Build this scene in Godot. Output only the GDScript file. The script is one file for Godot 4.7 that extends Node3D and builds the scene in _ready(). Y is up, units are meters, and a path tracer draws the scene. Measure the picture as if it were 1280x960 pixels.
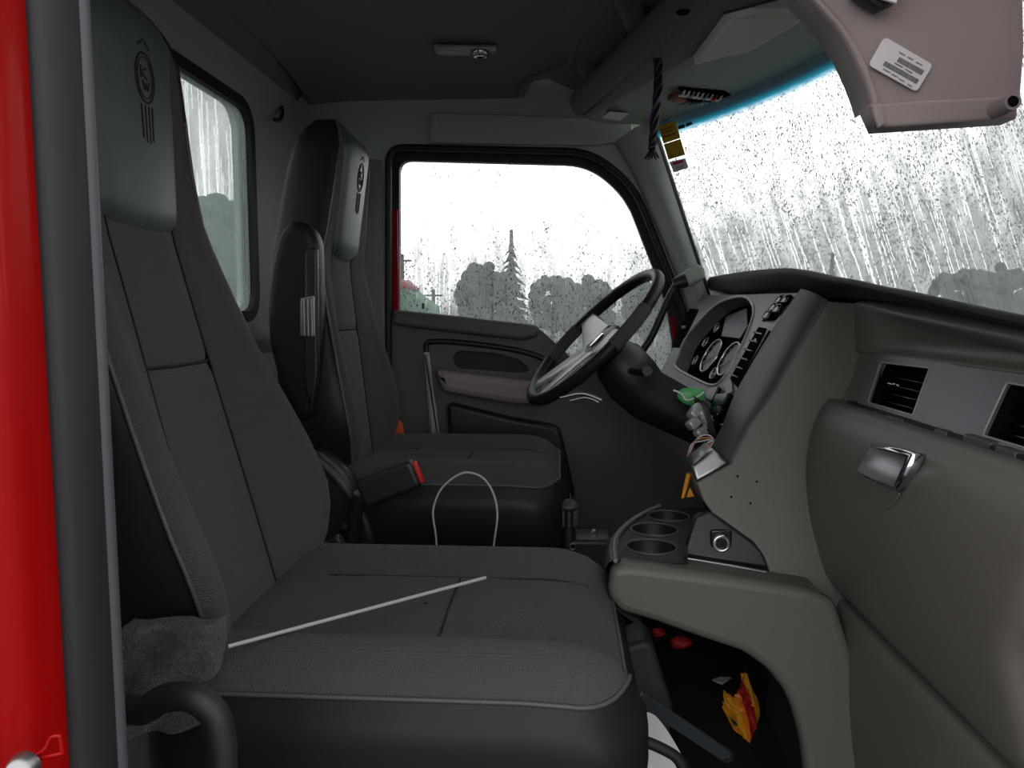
extends Node3D
# Cab of a heavy lorry seen through its open passenger door. x runs forwards, y up, z towards the passenger door; the cab floor is y = 0.

var M := {}
var taken := {}
var rng := RandomNumberGenerator.new()


# ---------------------------------------------------------------- geometry
class Geo:
	var v := PackedVector3Array()
	var uv := PackedVector2Array()
	var sg := PackedInt32Array()
	var group := 1

	func tri(a: Vector3, b: Vector3, c: Vector3, g: int, ua := Vector2.ZERO, ub := Vector2.ZERO, uc := Vector2.ZERO) -> void:
		v.append(a); v.append(b); v.append(c)
		uv.append(ua); uv.append(ub); uv.append(uc)
		sg.append(g)

	func grid(rows: Array, close_u := false, close_v := false, smooth := true) -> Geo:
		var nr := rows.size()
		var nc: int = rows[0].size()
		var g := -1
		if smooth:
			group += 1
			g = group
		for r in (nr if close_v else nr - 1):
			var r2 := (r + 1) % nr
			for c in (nc if close_u else nc - 1):
				var c2 := (c + 1) % nc
				var a: Vector3 = rows[r][c]
				var b: Vector3 = rows[r][c2]
				var d: Vector3 = rows[r2][c]
				var e: Vector3 = rows[r2][c2]
				var u0 := float(c) / (nc - 1 + int(close_u))
				var u1 := float(c + 1) / (nc - 1 + int(close_u))
				var w0 := float(r) / (nr - 1 + int(close_v))
				var w1 := float(r + 1) / (nr - 1 + int(close_v))
				tri(a, b, e, g, Vector2(u0, w0), Vector2(u1, w0), Vector2(u1, w1))
				tri(a, e, d, g, Vector2(u0, w0), Vector2(u1, w1), Vector2(u0, w1))
		return self

	# a sheet with thickness: the grid, the same grid moved by off, and the rim between them
	func slab(rows: Array, off: Vector3) -> Geo:
		grid(rows)
		var back := []
		for r in rows:
			var q := []
			for p in r:
				q.append(p + off)
			back.append(q)
		grid(back)
		var rim := []
		for p in rows[0]:
			rim.append(p)
		for k in range(1, rows.size()):
			rim.append(rows[k][-1])
		for k in range(rows[0].size() - 2, -1, -1):
			rim.append(rows[-1][k])
		for k in range(rows.size() - 2, 0, -1):
			rim.append(rows[k][0])
		var low := []
		for p in rim:
			low.append(p + off)
		grid([rim, low], true)
		return self

	func newell(p: Array) -> Vector3:
		var n := Vector3.ZERO
		for i in p.size():
			var a: Vector3 = p[i]
			var b: Vector3 = p[(i + 1) % p.size()]
			n += Vector3((a.y - b.y) * (a.z + b.z), (a.z - b.z) * (a.x + b.x), (a.x - b.x) * (a.y + b.y))
		return n.normalized()

	func cap(p: Array, like: Array = []) -> void:
		var base := like if like else p
		var n := newell(base)
		var x := (n.cross(Vector3.UP) if absf(n.y) < 0.9 else n.cross(Vector3.RIGHT)).normalized()
		var y := n.cross(x)
		var flat := PackedVector2Array()
		for q in base:
			flat.append(Vector2(x.dot(q), y.dot(q)))
		var t := Geometry2D.triangulate_polygon(flat)
		for k in range(0, t.size(), 3):
			tri(p[t[k]], p[t[k + 1]], p[t[k + 2]], -1, flat[t[k]], flat[t[k + 1]], flat[t[k + 2]])

	func inset(p: Array, d: float) -> Array:
		var n := newell(p)
		var out := []
		var m := p.size()
		for i in m:
			var a: Vector3 = p[(i + m - 1) % m]
			var b: Vector3 = p[i]
			var c: Vector3 = p[(i + 1) % m]
			var d1 := (b - a).normalized()
			var d2 := (c - b).normalized()
			var n1 := n.cross(d1)
			var n2 := n.cross(d2)
			var s := (n1 + n2)
			var k := maxf(0.35, 0.5 * s.length_squared())
			out.append(b + s * (d / k / 1.0) * 1.0)
		return out

	# extruded outline with its edges bevelled in two steps
	func prism(p: Array, off: Vector3, bevel := 0.0, smooth := true) -> Geo:
		var g := -1
		if smooth:
			group += 1
			g = group
		if bevel <= 0.0:
			var q := []
			for a in p:
				q.append(a + off)
			cap(p)
			cap(q)
			grid([p, q], true, false, smooth)
			return self
		var dir := off.normalized()
		var len := off.length()
		var b := minf(bevel, len * 0.48)
		var rows := []
		for s in [[b, 0.0], [b * 0.55, b * 0.08], [b * 0.2, b * 0.35], [0.0, b], [0.0, len - b], [b * 0.2, len - b * 0.35], [b * 0.55, len - b * 0.08], [b, len]]:
			var ring := []
			for a in inset(p, s[0]):
				ring.append(a + dir * s[1])
			rows.append(ring)
		cap(rows[0], p)
		cap(rows[-1], p)
		grid(rows, true)
		return self

	func box(c: Vector3, s: Vector3, bevel := 0.0, basis := Basis()) -> Geo:
		var p := []
		var r := maxf(bevel, 0.0)
		for q in [Vector2(-1, -1), Vector2(1, -1), Vector2(1, 1), Vector2(-1, 1)]:
			if r > 0.0:
				var cc := Vector2(q.x * (s.x * 0.5 - r), q.y * (s.y * 0.5 - r))
				var start := atan2(q.y, q.x) - PI / 4
				for k in 3:
					var an := start + PI / 4 * k
					var w := cc + Vector2(cos(an), sin(an)) * r
					p.append(c + basis * Vector3(w.x, w.y, -s.z * 0.5))
			else:
				p.append(c + basis * Vector3(q.x * s.x * 0.5, q.y * s.y * 0.5, -s.z * 0.5))
		return prism(p, basis * Vector3(0, 0, s.z), minf(r, s.z * 0.4), r > 0.0)

	func tube(path: Array, radius, sides := 8, closed := false) -> Geo:
		var rows := []
		var n := path.size()
		var up := Vector3.ZERO
		for i in n:
			var a: Vector3 = path[(i + n - 1) % n] if closed or i > 0 else path[i]
			var b: Vector3 = path[(i + 1) % n] if closed or i < n - 1 else path[i]
			var t := (b - a).normalized()
			if up == Vector3.ZERO:
				up = t.cross(Vector3.RIGHT if absf(t.x) < 0.8 else Vector3.UP).normalized()
			up = (up - t * up.dot(t)).normalized()
			var side := t.cross(up)
			var r: float = radius[i] if radius is Array else radius
			var ring := []
			for k in sides:
				var an := TAU * k / sides
				ring.append(path[i] + (up * cos(an) + side * sin(an)) * r)
			rows.append(ring)
		grid(rows, true, closed)
		if not closed:
			cap(rows[0])
			cap(rows[-1])
		return self

	# profile of [radius, height] pairs turned about an axis
	func lathe(profile: Array, c: Vector3, axis := Vector3.UP, sides := 20) -> Geo:
		var y := axis.normalized()
		var x := (y.cross(Vector3.RIGHT) if absf(y.x) < 0.8 else y.cross(Vector3.FORWARD)).normalized()
		var z := x.cross(y)
		var rows := []
		for q in profile:
			var ring := []
			for k in sides:
				var an := TAU * k / sides
				ring.append(c + y * q[1] + (x * cos(an) + z * sin(an)) * q[0])
			rows.append(ring)
		grid(rows, true)
		return self

	func flat2(p: Array, x: Vector3, y: Vector3) -> PackedVector2Array:
		var f := PackedVector2Array()
		for q in p:
			f.append(Vector2(x.dot(q), y.dot(q)))
		return f

	func reach(f: PackedVector2Array, c: Vector2, d: Vector2) -> Vector2:
		var best := 0.0
		for i in f.size():
			var a := f[i] - c
			var e := f[(i + 1) % f.size()] - f[i]
			var den := d.cross(e)
			if absf(den) < 1e-12:
				continue
			var t := a.cross(e) / den
			var s := a.cross(d) / den
			if t > best and s > -1e-5 and s < 1.00001:
				best = t
		return c + d * best

	# a plate with one opening: both outlines lie in one plane
	func plate(outer: Array, inner: Array, off: Vector3) -> Geo:
		var n := newell(outer)
		var x := (n.cross(Vector3.UP) if absf(n.y) < 0.9 else n.cross(Vector3.RIGHT)).normalized()
		var y := n.cross(x)
		var h := n.dot(outer[0])
		var fo := flat2(outer, x, y)
		var fi := flat2(inner, x, y)
		var c := Vector2.ZERO
		for q in fi:
			c += q
		c /= fi.size()
		var angles := []
		for q in fo:
			angles.append((q - c).angle())
		for q in fi:
			angles.append((q - c).angle())
		angles.sort()
		var o1 := []
		var i1 := []
		for an in angles:
			var d := Vector2.from_angle(an)
			var po := reach(fo, c, d)
			var pi := reach(fi, c, d)
			o1.append(x * po.x + y * po.y + n * h)
			i1.append(x * pi.x + y * pi.y + n * h)
		var o2 := []
		var i2 := []
		for q in o1:
			o2.append(q + off)
		for q in i1:
			i2.append(q + off)
		grid([o1, i1], true, false, false)
		grid([o2, i2], true, false, false)
		grid([o1, o2], true)
		grid([i1, i2], true)
		return self

	func mesh() -> ArrayMesh:
		var st := SurfaceTool.new()
		st.begin(Mesh.PRIMITIVE_TRIANGLES)
		for t in sg.size():
			st.set_smooth_group(sg[t])
			for k in 3:
				st.set_uv(uv[t * 3 + k])
				st.add_vertex(v[t * 3 + k])
		st.generate_normals()
		return st.commit()


# ---------------------------------------------------------------- outlines and tables
func fillet(p: Array, r, n := 4) -> Array:
	var out := []
	var m := p.size()
	for i in m:
		var a: Vector3 = p[(i + m - 1) % m]
		var b: Vector3 = p[i]
		var c: Vector3 = p[(i + 1) % m]
		var rr: float = r[i] if r is Array else r
		var k := minf(rr, 0.48 * minf((a - b).length(), (c - b).length()))
		if k < 1e-4:
			out.append(b)
			continue
		var s := b + (a - b).normalized() * k
		var e := b + (c - b).normalized() * k
		for j in n + 1:
			var t := float(j) / n
			out.append(s.lerp(b, t).lerp(b.lerp(e, t), t))
	return out

# a smooth line through the points
func spline(p: Array, n := 4, closed := false) -> Array:
	var out := []
	var m := p.size()
	for i in (m if closed else m - 1):
		var a = p[(i + m - 1) % m] if closed or i > 0 else p[0]
		var b = p[i]
		var c = p[(i + 1) % m]
		var d = p[(i + 2) % m] if closed or i < m - 2 else p[m - 1]
		for j in n:
			out.append(b.cubic_interpolate(c, a, d, float(j) / n))
	if not closed:
		out.append(p[m - 1])
	return out

func lut(t: Array, x: float) -> float:
	if x <= t[0][0]:
		return t[0][1]
	for i in t.size() - 1:
		if x <= t[i + 1][0]:
			var k: float = (x - t[i][0]) / (t[i + 1][0] - t[i][0])
			var a: float = t[maxi(i - 1, 0)][1]
			var d: float = t[mini(i + 2, t.size() - 1)][1]
			return cubic_interpolate(t[i][1], t[i + 1][1], a, d, k)
	return t[-1][1]

func circle(c: Vector3, x: Vector3, y: Vector3, n := 24) -> Array:
	var out := []
	for k in n:
		var an := TAU * k / n
		out.append(c + x * cos(an) + y * sin(an))
	return out

func geo() -> Geo:
	return Geo.new()


# ---------------------------------------------------------------- nodes
func numbered(called: String) -> String:
	taken[called] = taken.get(called, -1) + 1
	return called if taken[called] == 0 else "%s_%03d" % [called, taken[called]]

func thing(called: String, label: String, category: String, base := Vector3.ZERO, group := "") -> Node3D:
	var o := Node3D.new()
	o.name = numbered(called)
	add_child(o)
	o.position = base
	o.set_meta("label", label)
	o.set_meta("category", category)
	if group:
		o.set_meta("group", group)
	return o

# one part; points are given in cab coordinates and stored relative to the thing's base
func part(called: String, g: Geo, m: Material, parent: Node3D, label := "") -> MeshInstance3D:
	var o := MeshInstance3D.new()
	o.name = called
	var shift := Vector3.ZERO
	var up: Node = parent
	while up is Node3D and up != self:
		shift += (up as Node3D).position
		up = up.get_parent()
	if shift != Vector3.ZERO:
		for i in g.v.size():
			g.v[i] -= shift
	o.mesh = g.mesh()
	o.material_override = m
	o.cast_shadow = GeometryInstance3D.SHADOW_CASTING_SETTING_ON
	parent.add_child(o, true)
	if label:
		o.set_meta("label", label)
	return o

func single(called: String, g: Geo, m: Material, label: String, category: String, group := "") -> MeshInstance3D:
	var o := part(numbered(called), g, m, self)
	o.set_meta("label", label)
	o.set_meta("category", category)
	if group:
		o.set_meta("group", group)
	return o

func struct(called: String, label: String, category: String) -> Node3D:
	var o := thing(called, label, category)
	o.set_meta("kind", "structure")
	return o


# ---------------------------------------------------------------- materials
func mat(called: String, r: int, g: int, b: int, rough := 0.6, metal := 0.0) -> StandardMaterial3D:
	var m := StandardMaterial3D.new()
	m.resource_name = called
	m.albedo_color = Color8(r, g, b)
	m.roughness = rough
	m.metallic = metal
	M[called] = m
	return m

func tri(m: StandardMaterial3D, per_metre: float) -> void:
	m.uv1_triplanar = true
	m.uv1_scale = Vector3.ONE * per_metre

func relief(m: StandardMaterial3D, t: Texture2D, cm: float, per_metre: float) -> void:
	tri(m, per_metre)
	m.heightmap_enabled = true
	m.heightmap_texture = t
	m.heightmap_scale = cm

func noise_tex(freq: float, seed_: int, size := 256, ramp: Array = []) -> NoiseTexture2D:
	var n := FastNoiseLite.new()
	n.seed = seed_
	n.frequency = freq
	n.fractal_octaves = 4
	var t := NoiseTexture2D.new()
	t.width = size
	t.height = size
	t.seamless = true
	t.noise = n
	if ramp:
		var g := Gradient.new()
		g.set_color(0, ramp[0])
		g.set_color(1, ramp[1])
		t.color_ramp = g
	return t

func picture(w: int, h: int, f: Callable) -> ImageTexture:
	var im := Image.create(w, h, false, Image.FORMAT_RGBA8)
	for y in h:
		for x in w:
			im.set_pixel(x, y, f.call(x, y))
	return ImageTexture.create_from_image(im)

func grey(k: float) -> Color:
	return Color(k, k, k)

func materials() -> void:
	# knitted honeycomb of the bolsters and the ribbed centre cloth
	var honey := picture(96, 96, func(x, y):
		var row := int(y / 8.0)
		var fx := fmod(x + (4 if row % 2 else 0), 8.0) - 3.5
		var fy := fmod(y, 8.0) - 3.5
		return grey(clampf(1.15 - (fx * fx + fy * fy) / 14.0, 0.0, 1.0)))
	var ribs := picture(96, 96, func(x, y):
		var k := 0.5 + 0.5 * sin(TAU * y / 8.0 + 0.5 * sin(TAU * x / 12.0))
		return grey(clampf(k * (0.85 + 0.15 * sin(TAU * x / 6.0)), 0.0, 1.0)))
	var tone := noise_tex(0.02, 5, 256, [Color(0.95, 0.95, 0.95), Color(1, 1, 1)])
	var grain := noise_tex(0.12, 9)
	var m := mat("bolster_cloth", 68, 66, 63, 0.95)
	relief(m, honey, 0.10, 1.0 / 0.044)
	m.rim_enabled = true
	m.rim = 0.25
	m = mat("centre_cloth", 73, 71, 69, 0.95)
	relief(m, ribs, 0.08, 1.0 / 0.04)
	m.rim_enabled = true
	m.rim = 0.25
	m = mat("vinyl", 30, 29, 30, 0.45)
	m.metallic_specular = 0.35
	relief(m, grain, 0.012, 22.0)
	m = mat("pad_vinyl", 68, 76, 75, 0.45)
	relief(m, grain, 0.012, 22.0)
	m = mat("door_trim", 84, 83, 81, 0.55)
	relief(m, grain, 0.006, 22.0)
	m = mat("sticker_paper", 222, 220, 216, 0.8)
	m.backlight_enabled = true
	m.backlight = Color(0.5, 0.5, 0.5)
	m = mat("sticker_yellow", 214, 168, 24, 0.6)
	m.backlight_enabled = true
	m.backlight = Color(0.25, 0.22, 0.1)
	mat("piping", 74, 72, 72, 0.5)
	mat("thread", 20, 20, 21, 0.8)
	m = mat("black_plastic", 30, 31, 33, 0.45)
	relief(m, grain, 0.006, 22.0)
	m = mat("charcoal_plastic", 66, 67, 71, 0.5)
	relief(m, grain, 0.006, 22.0)
	m = mat("grey_plastic", 101, 96, 89, 0.5)
	relief(m, grain, 0.006, 22.0)
	m.albedo_texture = tone
	m = mat("panel_plastic", 148, 134, 132, 0.55)
	relief(m, grain, 0.006, 22.0)
	m = mat("trim_grey", 170, 176, 165, 0.7)
	relief(m, grain, 0.008, 20.0)
	m.albedo_texture = tone
	m = mat("headliner", 122, 121, 115, 0.95)
	relief(m, grain, 0.015, 26.0)
	m.albedo_texture = tone
	m = mat("vent_trim", 92, 92, 98, 0.4)
	relief(m, grain, 0.01, 20.0)
	m = mat("rubber", 25, 25, 27, 0.6)
	relief(m, grain, 0.008, 20.0)
	m = mat("floor_mat", 20, 20, 20, 0.9)
	relief(m, grain, 0.08, 8.0)
	m = mat("red_paint", 144, 1, 0, 0.5)
	m.metallic_specular = 0.25
	m.clearcoat_enabled = true
	m.clearcoat = 0.12
	m.clearcoat_roughness = 0.12
	mat("matte_black", 18, 18, 19, 0.95).metallic_specular = 0.1  # black plastic, and the shade painted into holes, slots and vent mouths
	mat("gloss_black", 12, 12, 13, 0.18)
	mat("chrome", 214, 217, 220, 0.14, 1.0)
	mat("brushed", 150, 150, 150, 0.35, 1.0)
	mat("silver_plastic", 170, 170, 168, 0.35, 0.4)
	mat("bezel_grey", 118, 120, 118, 0.4, 0.2)
	mat("dial", 40, 48, 60, 0.25)
	mat("screen_grey", 70, 70, 84, 0.3)
	mat("mark_white", 225, 228, 228, 0.5)
	mat("white_plastic", 234, 234, 226, 0.5)
	mat("lamp_lens", 190, 190, 175, 0.3)
	mat("red_plastic", 205, 30, 24, 0.4)
	mat("orange_cloth", 214, 88, 32, 0.7)
	mat("yellow_plastic", 226, 150, 20, 0.5)
	mat("copper", 176, 104, 62, 0.4, 0.6)
	mat("brown_plastic", 122, 74, 42, 0.5)
	mat("paper", 214, 208, 206, 0.9)
	mat("wire_black", 22, 20, 24, 0.5)
	mat("wire_purple", 96, 58, 110, 0.5)
	mat("rod_white", 176, 174, 170, 0.4)
	m = mat("fleece", 92, 93, 92, 1.0)
	relief(m, noise_tex(0.2, 3), 0.5, 9.0)
	m.albedo_texture = noise_tex(0.05, 4, 256, [Color(0.55, 0.55, 0.55), Color(1, 1, 1)])
	m.rim_enabled = true
	m.rim = 0.6
	# glass: clear, the dyed shade band of the windscreen, water on it
	m = mat("glass", 255, 255, 255, 0.03)
	m.transparency = BaseMaterial3D.TRANSPARENCY_ALPHA
	m.albedo_color.a = 0.04
	m = mat("drop", 92, 96, 96, 0.3)
	m.transparency = BaseMaterial3D.TRANSPARENCY_ALPHA
	m.albedo_color.a = 0.8
	m = mat("gauge_glass", 255, 255, 255, 0.05)
	m.transparency = BaseMaterial3D.TRANSPARENCY_ALPHA
	m.albedo_color.a = 0.08
	m = mat("green_plastic", 96, 190, 110, 0.3)
	m.transparency = BaseMaterial3D.TRANSPARENCY_ALPHA
	m.albedo_color.a = 0.85
	# outside
	m = mat("asphalt", 88, 90, 92, 0.6)
	m.albedo_texture = noise_tex(0.03, 21, 256, [Color(0.7, 0.7, 0.7), Color(1, 1, 1)])
	tri(m, 0.2)
	m = mat("leaves", 98, 106, 92, 0.9)  # leaf colour paled to stand for haze in the air
	m.albedo_texture = noise_tex(0.06, 22, 256, [Color(0.6, 0.6, 0.6), Color(1, 1, 1)])
	tri(m, 0.4)
	mat("bark", 70, 60, 52, 0.9)
	mat("pole_wood", 92, 84, 76, 0.9)
	mat("tank_green", 46, 120, 66, 0.5)
	mat("tyre", 24, 24, 25, 0.9)

# a film of condensation: patches of mist, with clear tracks where drops have run down
func film(seed_: int, w: int, h: int, thin: float, thick: float, tracks: int, foot := 0.0, clear := 0.4, tint := Color(0.60, 0.63, 0.62)) -> StandardMaterial3D:
	var n := FastNoiseLite.new()
	n.seed = seed_
	n.frequency = 0.012
	var f := FastNoiseLite.new()
	f.seed = seed_ + 1
	f.frequency = 0.25
	var a := PackedFloat32Array()
	a.resize(w * h)
	var r0 := RandomNumberGenerator.new()
	r0.seed = seed_ + 5
	for y in h:
		for x in w:
			var k := 0.5 + 0.5 * n.get_noise_2d(x, y * 0.6)
			var low := foot * smoothstep(0.10, 0.75, float(y) / h + 0.22 * n.get_noise_2d(x * 1.6 + 300.0, y * 0.5) + 0.25 * (r0.randf() - 0.5))  # mist thickens towards the foot, also standing in for haze outside
			a[y * w + x] = clampf(lerpf(thin, thick, k) + low + 0.35 * f.get_noise_2d(x * 3.0, y * 2.0) + 0.18 * (r0.randf() - 0.5), 0.0, 0.92)
	var r := RandomNumberGenerator.new()
	r.seed = seed_
	for t in tracks:
		var x := r.randf() * w
		var y := int(r.randf_range(-0.2, 0.8) * h)
		var end := y + int(r.randf_range(0.15, 0.7) * h)
		var wide := r.randf_range(0.8, 2.2)
		while y < mini(end, h):
			x += r.randf_range(-0.35, 0.35)
			for dx in range(-3, 4):
				var xi := int(x) + dx
				if y >= 0 and xi >= 0 and xi < w and absf(dx) <= wide:
					a[y * w + xi] *= clear
			y += 1
	var im := Image.create(w, h, false, Image.FORMAT_RGBA8)
	for y in h:
		for x in w:
			im.set_pixel(x, y, Color(tint, a[y * w + x]))
	var m := StandardMaterial3D.new()
	m.resource_name = "mist_film"
	m.albedo_texture = ImageTexture.create_from_image(im)
	m.transparency = BaseMaterial3D.TRANSPARENCY_ALPHA
	m.roughness = 0.9
	m.metallic_specular = 0.1
	m.backlight_enabled = true
	m.backlight = Color(1, 1, 1)
	m.texture_repeat = false
	return m

# beads of water on a pane given as f(u, v) -> [point, normal]
func beads(parent: Node3D, f: Callable, count: int, small: float, large: float, seed_: int, keep: Callable) -> void:
	var g := geo()
	var rows := []
	for q in [[1.0, 0.0], [0.8, 0.3], [0.4, 0.48], [0.02, 0.52]]:
		rows.append(circle(Vector3(0, q[1], 0), Vector3(q[0], 0, 0), Vector3(0, 0, q[0]), 8))
	g.grid(rows, true)
	var r := RandomNumberGenerator.new()
	r.seed = seed_
	var where := []
	for i in count:
		var u := r.randf()
		var v := r.randf()
		var size := lerpf(small, large, pow(r.randf(), 2.5))
		var long := r.randf_range(0.9, 2.0)
		var turn := r.randf_range(-0.5, 0.5)
		if not keep.call(u, v, r.randf()):
			continue
		var q: Array = f.call(u, v)
		var n: Vector3 = q[1]
		var down := (Vector3.DOWN - n * Vector3.DOWN.dot(n)).normalized().rotated(n, turn)
		where.append(Transform3D(Basis(n.cross(down) * size, n * size, down * size * long), q[0] + n * 0.002))
	var mm := MultiMesh.new()
	mm.transform_format = MultiMesh.TRANSFORM_3D
	mm.mesh = g.mesh()
	mm.instance_count = where.size()
	for i in where.size():
		mm.set_instance_transform(i, where[i])
	var o := MultiMeshInstance3D.new()
	o.name = "raindrops"
	o.multimesh = mm
	o.material_override = M.drop
	o.set_meta("kind", "stuff")
	parent.add_child(o, true)


# ---------------------------------------------------------------- the cab shell
const MID := -1.5        # centre line of the cab

func screen_point(u: float, v: float) -> Vector3:      # windscreen: u 0..1 from the driver's to the passenger's side, v 0 at the foot, 1 at the top
	var z := lerpf(-2.37, -0.63, u)
	var d := absf(z - MID)
	var foot := 0.8613 - 0.5016 * d * d
	var top := 0.635 - 0.485 * d * d
	var drop := 0.035 * d * d
	return Vector3(lerpf(foot, top, v), lerpf(0.93, 1.568 - drop, v), z)

func screen_at(u: float, v: float) -> Array:
	var p := screen_point(u, v)
	var a := screen_point(u + 0.01, v) - screen_point(u - 0.01, v)
	var b := screen_point(u, v + 0.01) - screen_point(u, v - 0.01)
	return [p, b.cross(a).normalized()]

func shell() -> void:
	var o := struct("floor", "black rubber cab floor below the seats", "floor")
	var g := geo()
	g.box(Vector3(0.05, -0.03, -1.47), Vector3(1.84, 0.06, 2.06))
	part("floor_mat", g, M.floor_mat, o)
	g = geo()
	# raised tunnel between the seats running to the bulkhead
	g.prism(fillet([Vector3(0.95, 0, -1.82), Vector3(0.95, 0.2, -1.76), Vector3(0.95, 0.2, -1.34), Vector3(0.95, 0, -1.28)], 0.04), Vector3(-0.45, 0, 0), 0.01)
	part("tunnel", g, M.floor_mat, o)
	g = geo()
	g.prism(fillet([Vector3(0.11, 0.336, -1.42), Vector3(0.165, 0.356, -1.42), Vector3(0.183, 0.344, -1.42), Vector3(0.202, 0.278, -1.42), Vector3(0.222, 0.218, -1.42), Vector3(0.211, 0.134, -1.42), Vector3(0.128, 0.131, -1.42)], 0.01), Vector3(0, 0, -0.10), 0.012)
	part("tunnel_cover", g, M.charcoal_plastic, o)

	# bulkhead ahead of the footwells
	o = struct("wall_front", "dark bulkhead ahead of the footwells under the dashboard", "wall")
	g = geo()
	g.box(Vector3(0.97, 0.44, -1.47), Vector3(0.05, 0.94, 2.06))
	part("bulkhead", g, M.floor_mat, o)

	# back of the cab with its window
	o = struct("wall_rear", "grey rear cab wall around the misted rear window", "wall")
	var hole := fillet([Vector3(-0.82, 1.51, -2.035), Vector3(-0.82, 1.51, -0.965), Vector3(-0.82, 0.965, -0.965), Vector3(-0.82, 0.965, -2.035)], 0.075, 6)
	g = geo()
	g.plate([Vector3(-0.82, 1.70, -2.5), Vector3(-0.82, 1.70, -0.5), Vector3(-0.82, -0.04, -0.5), Vector3(-0.82, -0.04, -2.5)], hole, Vector3(-0.05, 0, 0))
	part("wall_panel", g, M.trim_grey, o)
	g = geo()
	# the lighter ledge under the window
	g.prism(fillet([Vector3(-0.82, 0.955, -2.2), Vector3(-0.80, 0.935, -2.2), Vector3(-0.79, 0.90, -2.2), Vector3(-0.82, 0.86, -2.2)], 0.008), Vector3(0, 0, 1.4), 0.004)
	part("ledge", g, M.trim_grey, o)
	g = geo()
	g.tube(spline([Vector3(-0.82, 1.574, -2.277), Vector3(-0.8, 1.543, -2.227), Vector3(-0.785, 1.509, -2.158), Vector3(-0.79, 1.505, -2.135)], 3), 0.006, 8)
	part("coat_hook", g, M.black_plastic, o)
	g = geo()
	g.grid([fillet([Vector3(-0.70, 1.70, -2.45), Vector3(-0.78, 1.68, -2.45), Vector3(-0.82, 1.63, -2.45)], 0.0), fillet([Vector3(-0.70, 1.72, -0.5), Vector3(-0.78, 1.69, -0.5), Vector3(-0.82, 1.63, -0.5)], 0.0)])
	part("cove", g, M.headliner, o)

	o = struct("window_2", "misted rear cab window in a black rubber gasket behind the seats", "window")
	g = geo()
	g.plate(fillet([Vector3(-0.812, 1.525, -2.05), Vector3(-0.812, 1.525, -0.95), Vector3(-0.812, 0.95, -0.95), Vector3(-0.812, 0.95, -2.05)], 0.09, 6), fillet([Vector3(-0.812, 1.497, -2.022), Vector3(-0.812, 1.497, -0.978), Vector3(-0.812, 0.978, -0.978), Vector3(-0.812, 0.978, -2.022)], 0.065, 6), Vector3(-0.035, 0, 0))
	part("gasket", g, M.rubber, o)
	g = geo()
	g.prism(hole.map(func(p): return p + Vector3(-0.03, 0, 0)), Vector3(-0.005, 0, 0))
	part("pane", g, M.glass, o)
	g = geo()
	g.grid([[Vector3(-0.827, 1.51, -2.03), Vector3(-0.827, 1.51, -0.97)], [Vector3(-0.827, 0.965, -2.03), Vector3(-0.827, 0.965, -0.97)]])
	part("condensation", g, film(41, 512, 320, 0.6, 0.95, 120, 0.0, 0.75, Color(0.60, 0.66, 0.63)), o)

	# driver's side wall with the door opening
	o = struct("wall_driver_side", "grey trimmed side wall around the driver's door", "wall")
	var opening: Array = fillet([Vector3(-0.535, 1.485, -2.42), Vector3(0.09, 1.463, -2.42), Vector3(0.223, 1.361, -2.42), Vector3(0.417, 0.901, -2.42), Vector3(0.465, 0.549, -2.42), Vector3(0.487, -0.361, -2.42), Vector3(-0.564, -0.398, -2.42)], [0.05, 0.07, 0.1, 0.2, 0.02, 0.05, 0.05], 6)
	g = geo()
	g.plate([Vector3(-0.84, 1.68, -2.42), Vector3(0.27, 1.68, -2.42), Vector3(0.28, 1.56, -2.42), Vector3(0.45, 1.02, -2.42), Vector3(0.95, 0.98, -2.42), Vector3(0.95, -0.04, -2.42), Vector3(-0.84, -0.04, -2.42)], opening, Vector3(0, 0, -0.05))
	part("side_panel", g, M.trim_grey, o)
	g = geo()
	g.tube(opening.map(func(p): return p + Vector3(0, 0, 0.004)), 0.011, 8, true)
	part("weatherstrip", g, M.rubber, o)
	g = geo()
	# roof rail cover with the hook on its seam
	g.prism([Vector3(-0.402, 1.584, -2.416), Vector3(0.215, 1.556, -2.416), Vector3(0.216, 1.494, -2.416), Vector3(0.099, 1.479, -2.416), Vector3(-0.403, 1.493, -2.416)], Vector3(0, 0, 0.014), 0.005)
	part("rail_cover", g, M.trim_grey, o)
	g = geo()
	g.prism([Vector3(-0.393, 1.568, -2.402), Vector3(-0.373, 1.568, -2.402), Vector3(-0.373, 1.535, -2.402), Vector3(-0.393, 1.535, -2.402)], Vector3(0, 0, 0.006), 0.002)
	part("clip", g, M.trim_grey, o)
	g = geo()
	g.lathe([[0.001, 0.0], [0.007, 0.0], [0.007, 0.006], [0.001, 0.008]], Vector3(-0.627, 1.159, -2.42), Vector3(0, 0, 1), 10)
	part("bolt", g, M.brushed, o)
	g = geo()
	# belt pillar cover behind the driver's door
	g.prism(fillet([Vector3(-0.631, 1.447, -2.418), Vector3(-0.555, 1.446, -2.418), Vector3(-0.553, 0.95, -2.418), Vector3(-0.564, 0.538, -2.418), Vector3(-0.669, 0.537, -2.418), Vector3(-0.646, 0.95, -2.418)], 0.01), Vector3(0, 0, 0.012), 0.006)
	part("belt_pillar_cover", g, M.headliner, o)

	# roof
	o = struct("ceiling", "grey cloth headliner of the cab roof", "ceiling")
	var rows := []
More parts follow.
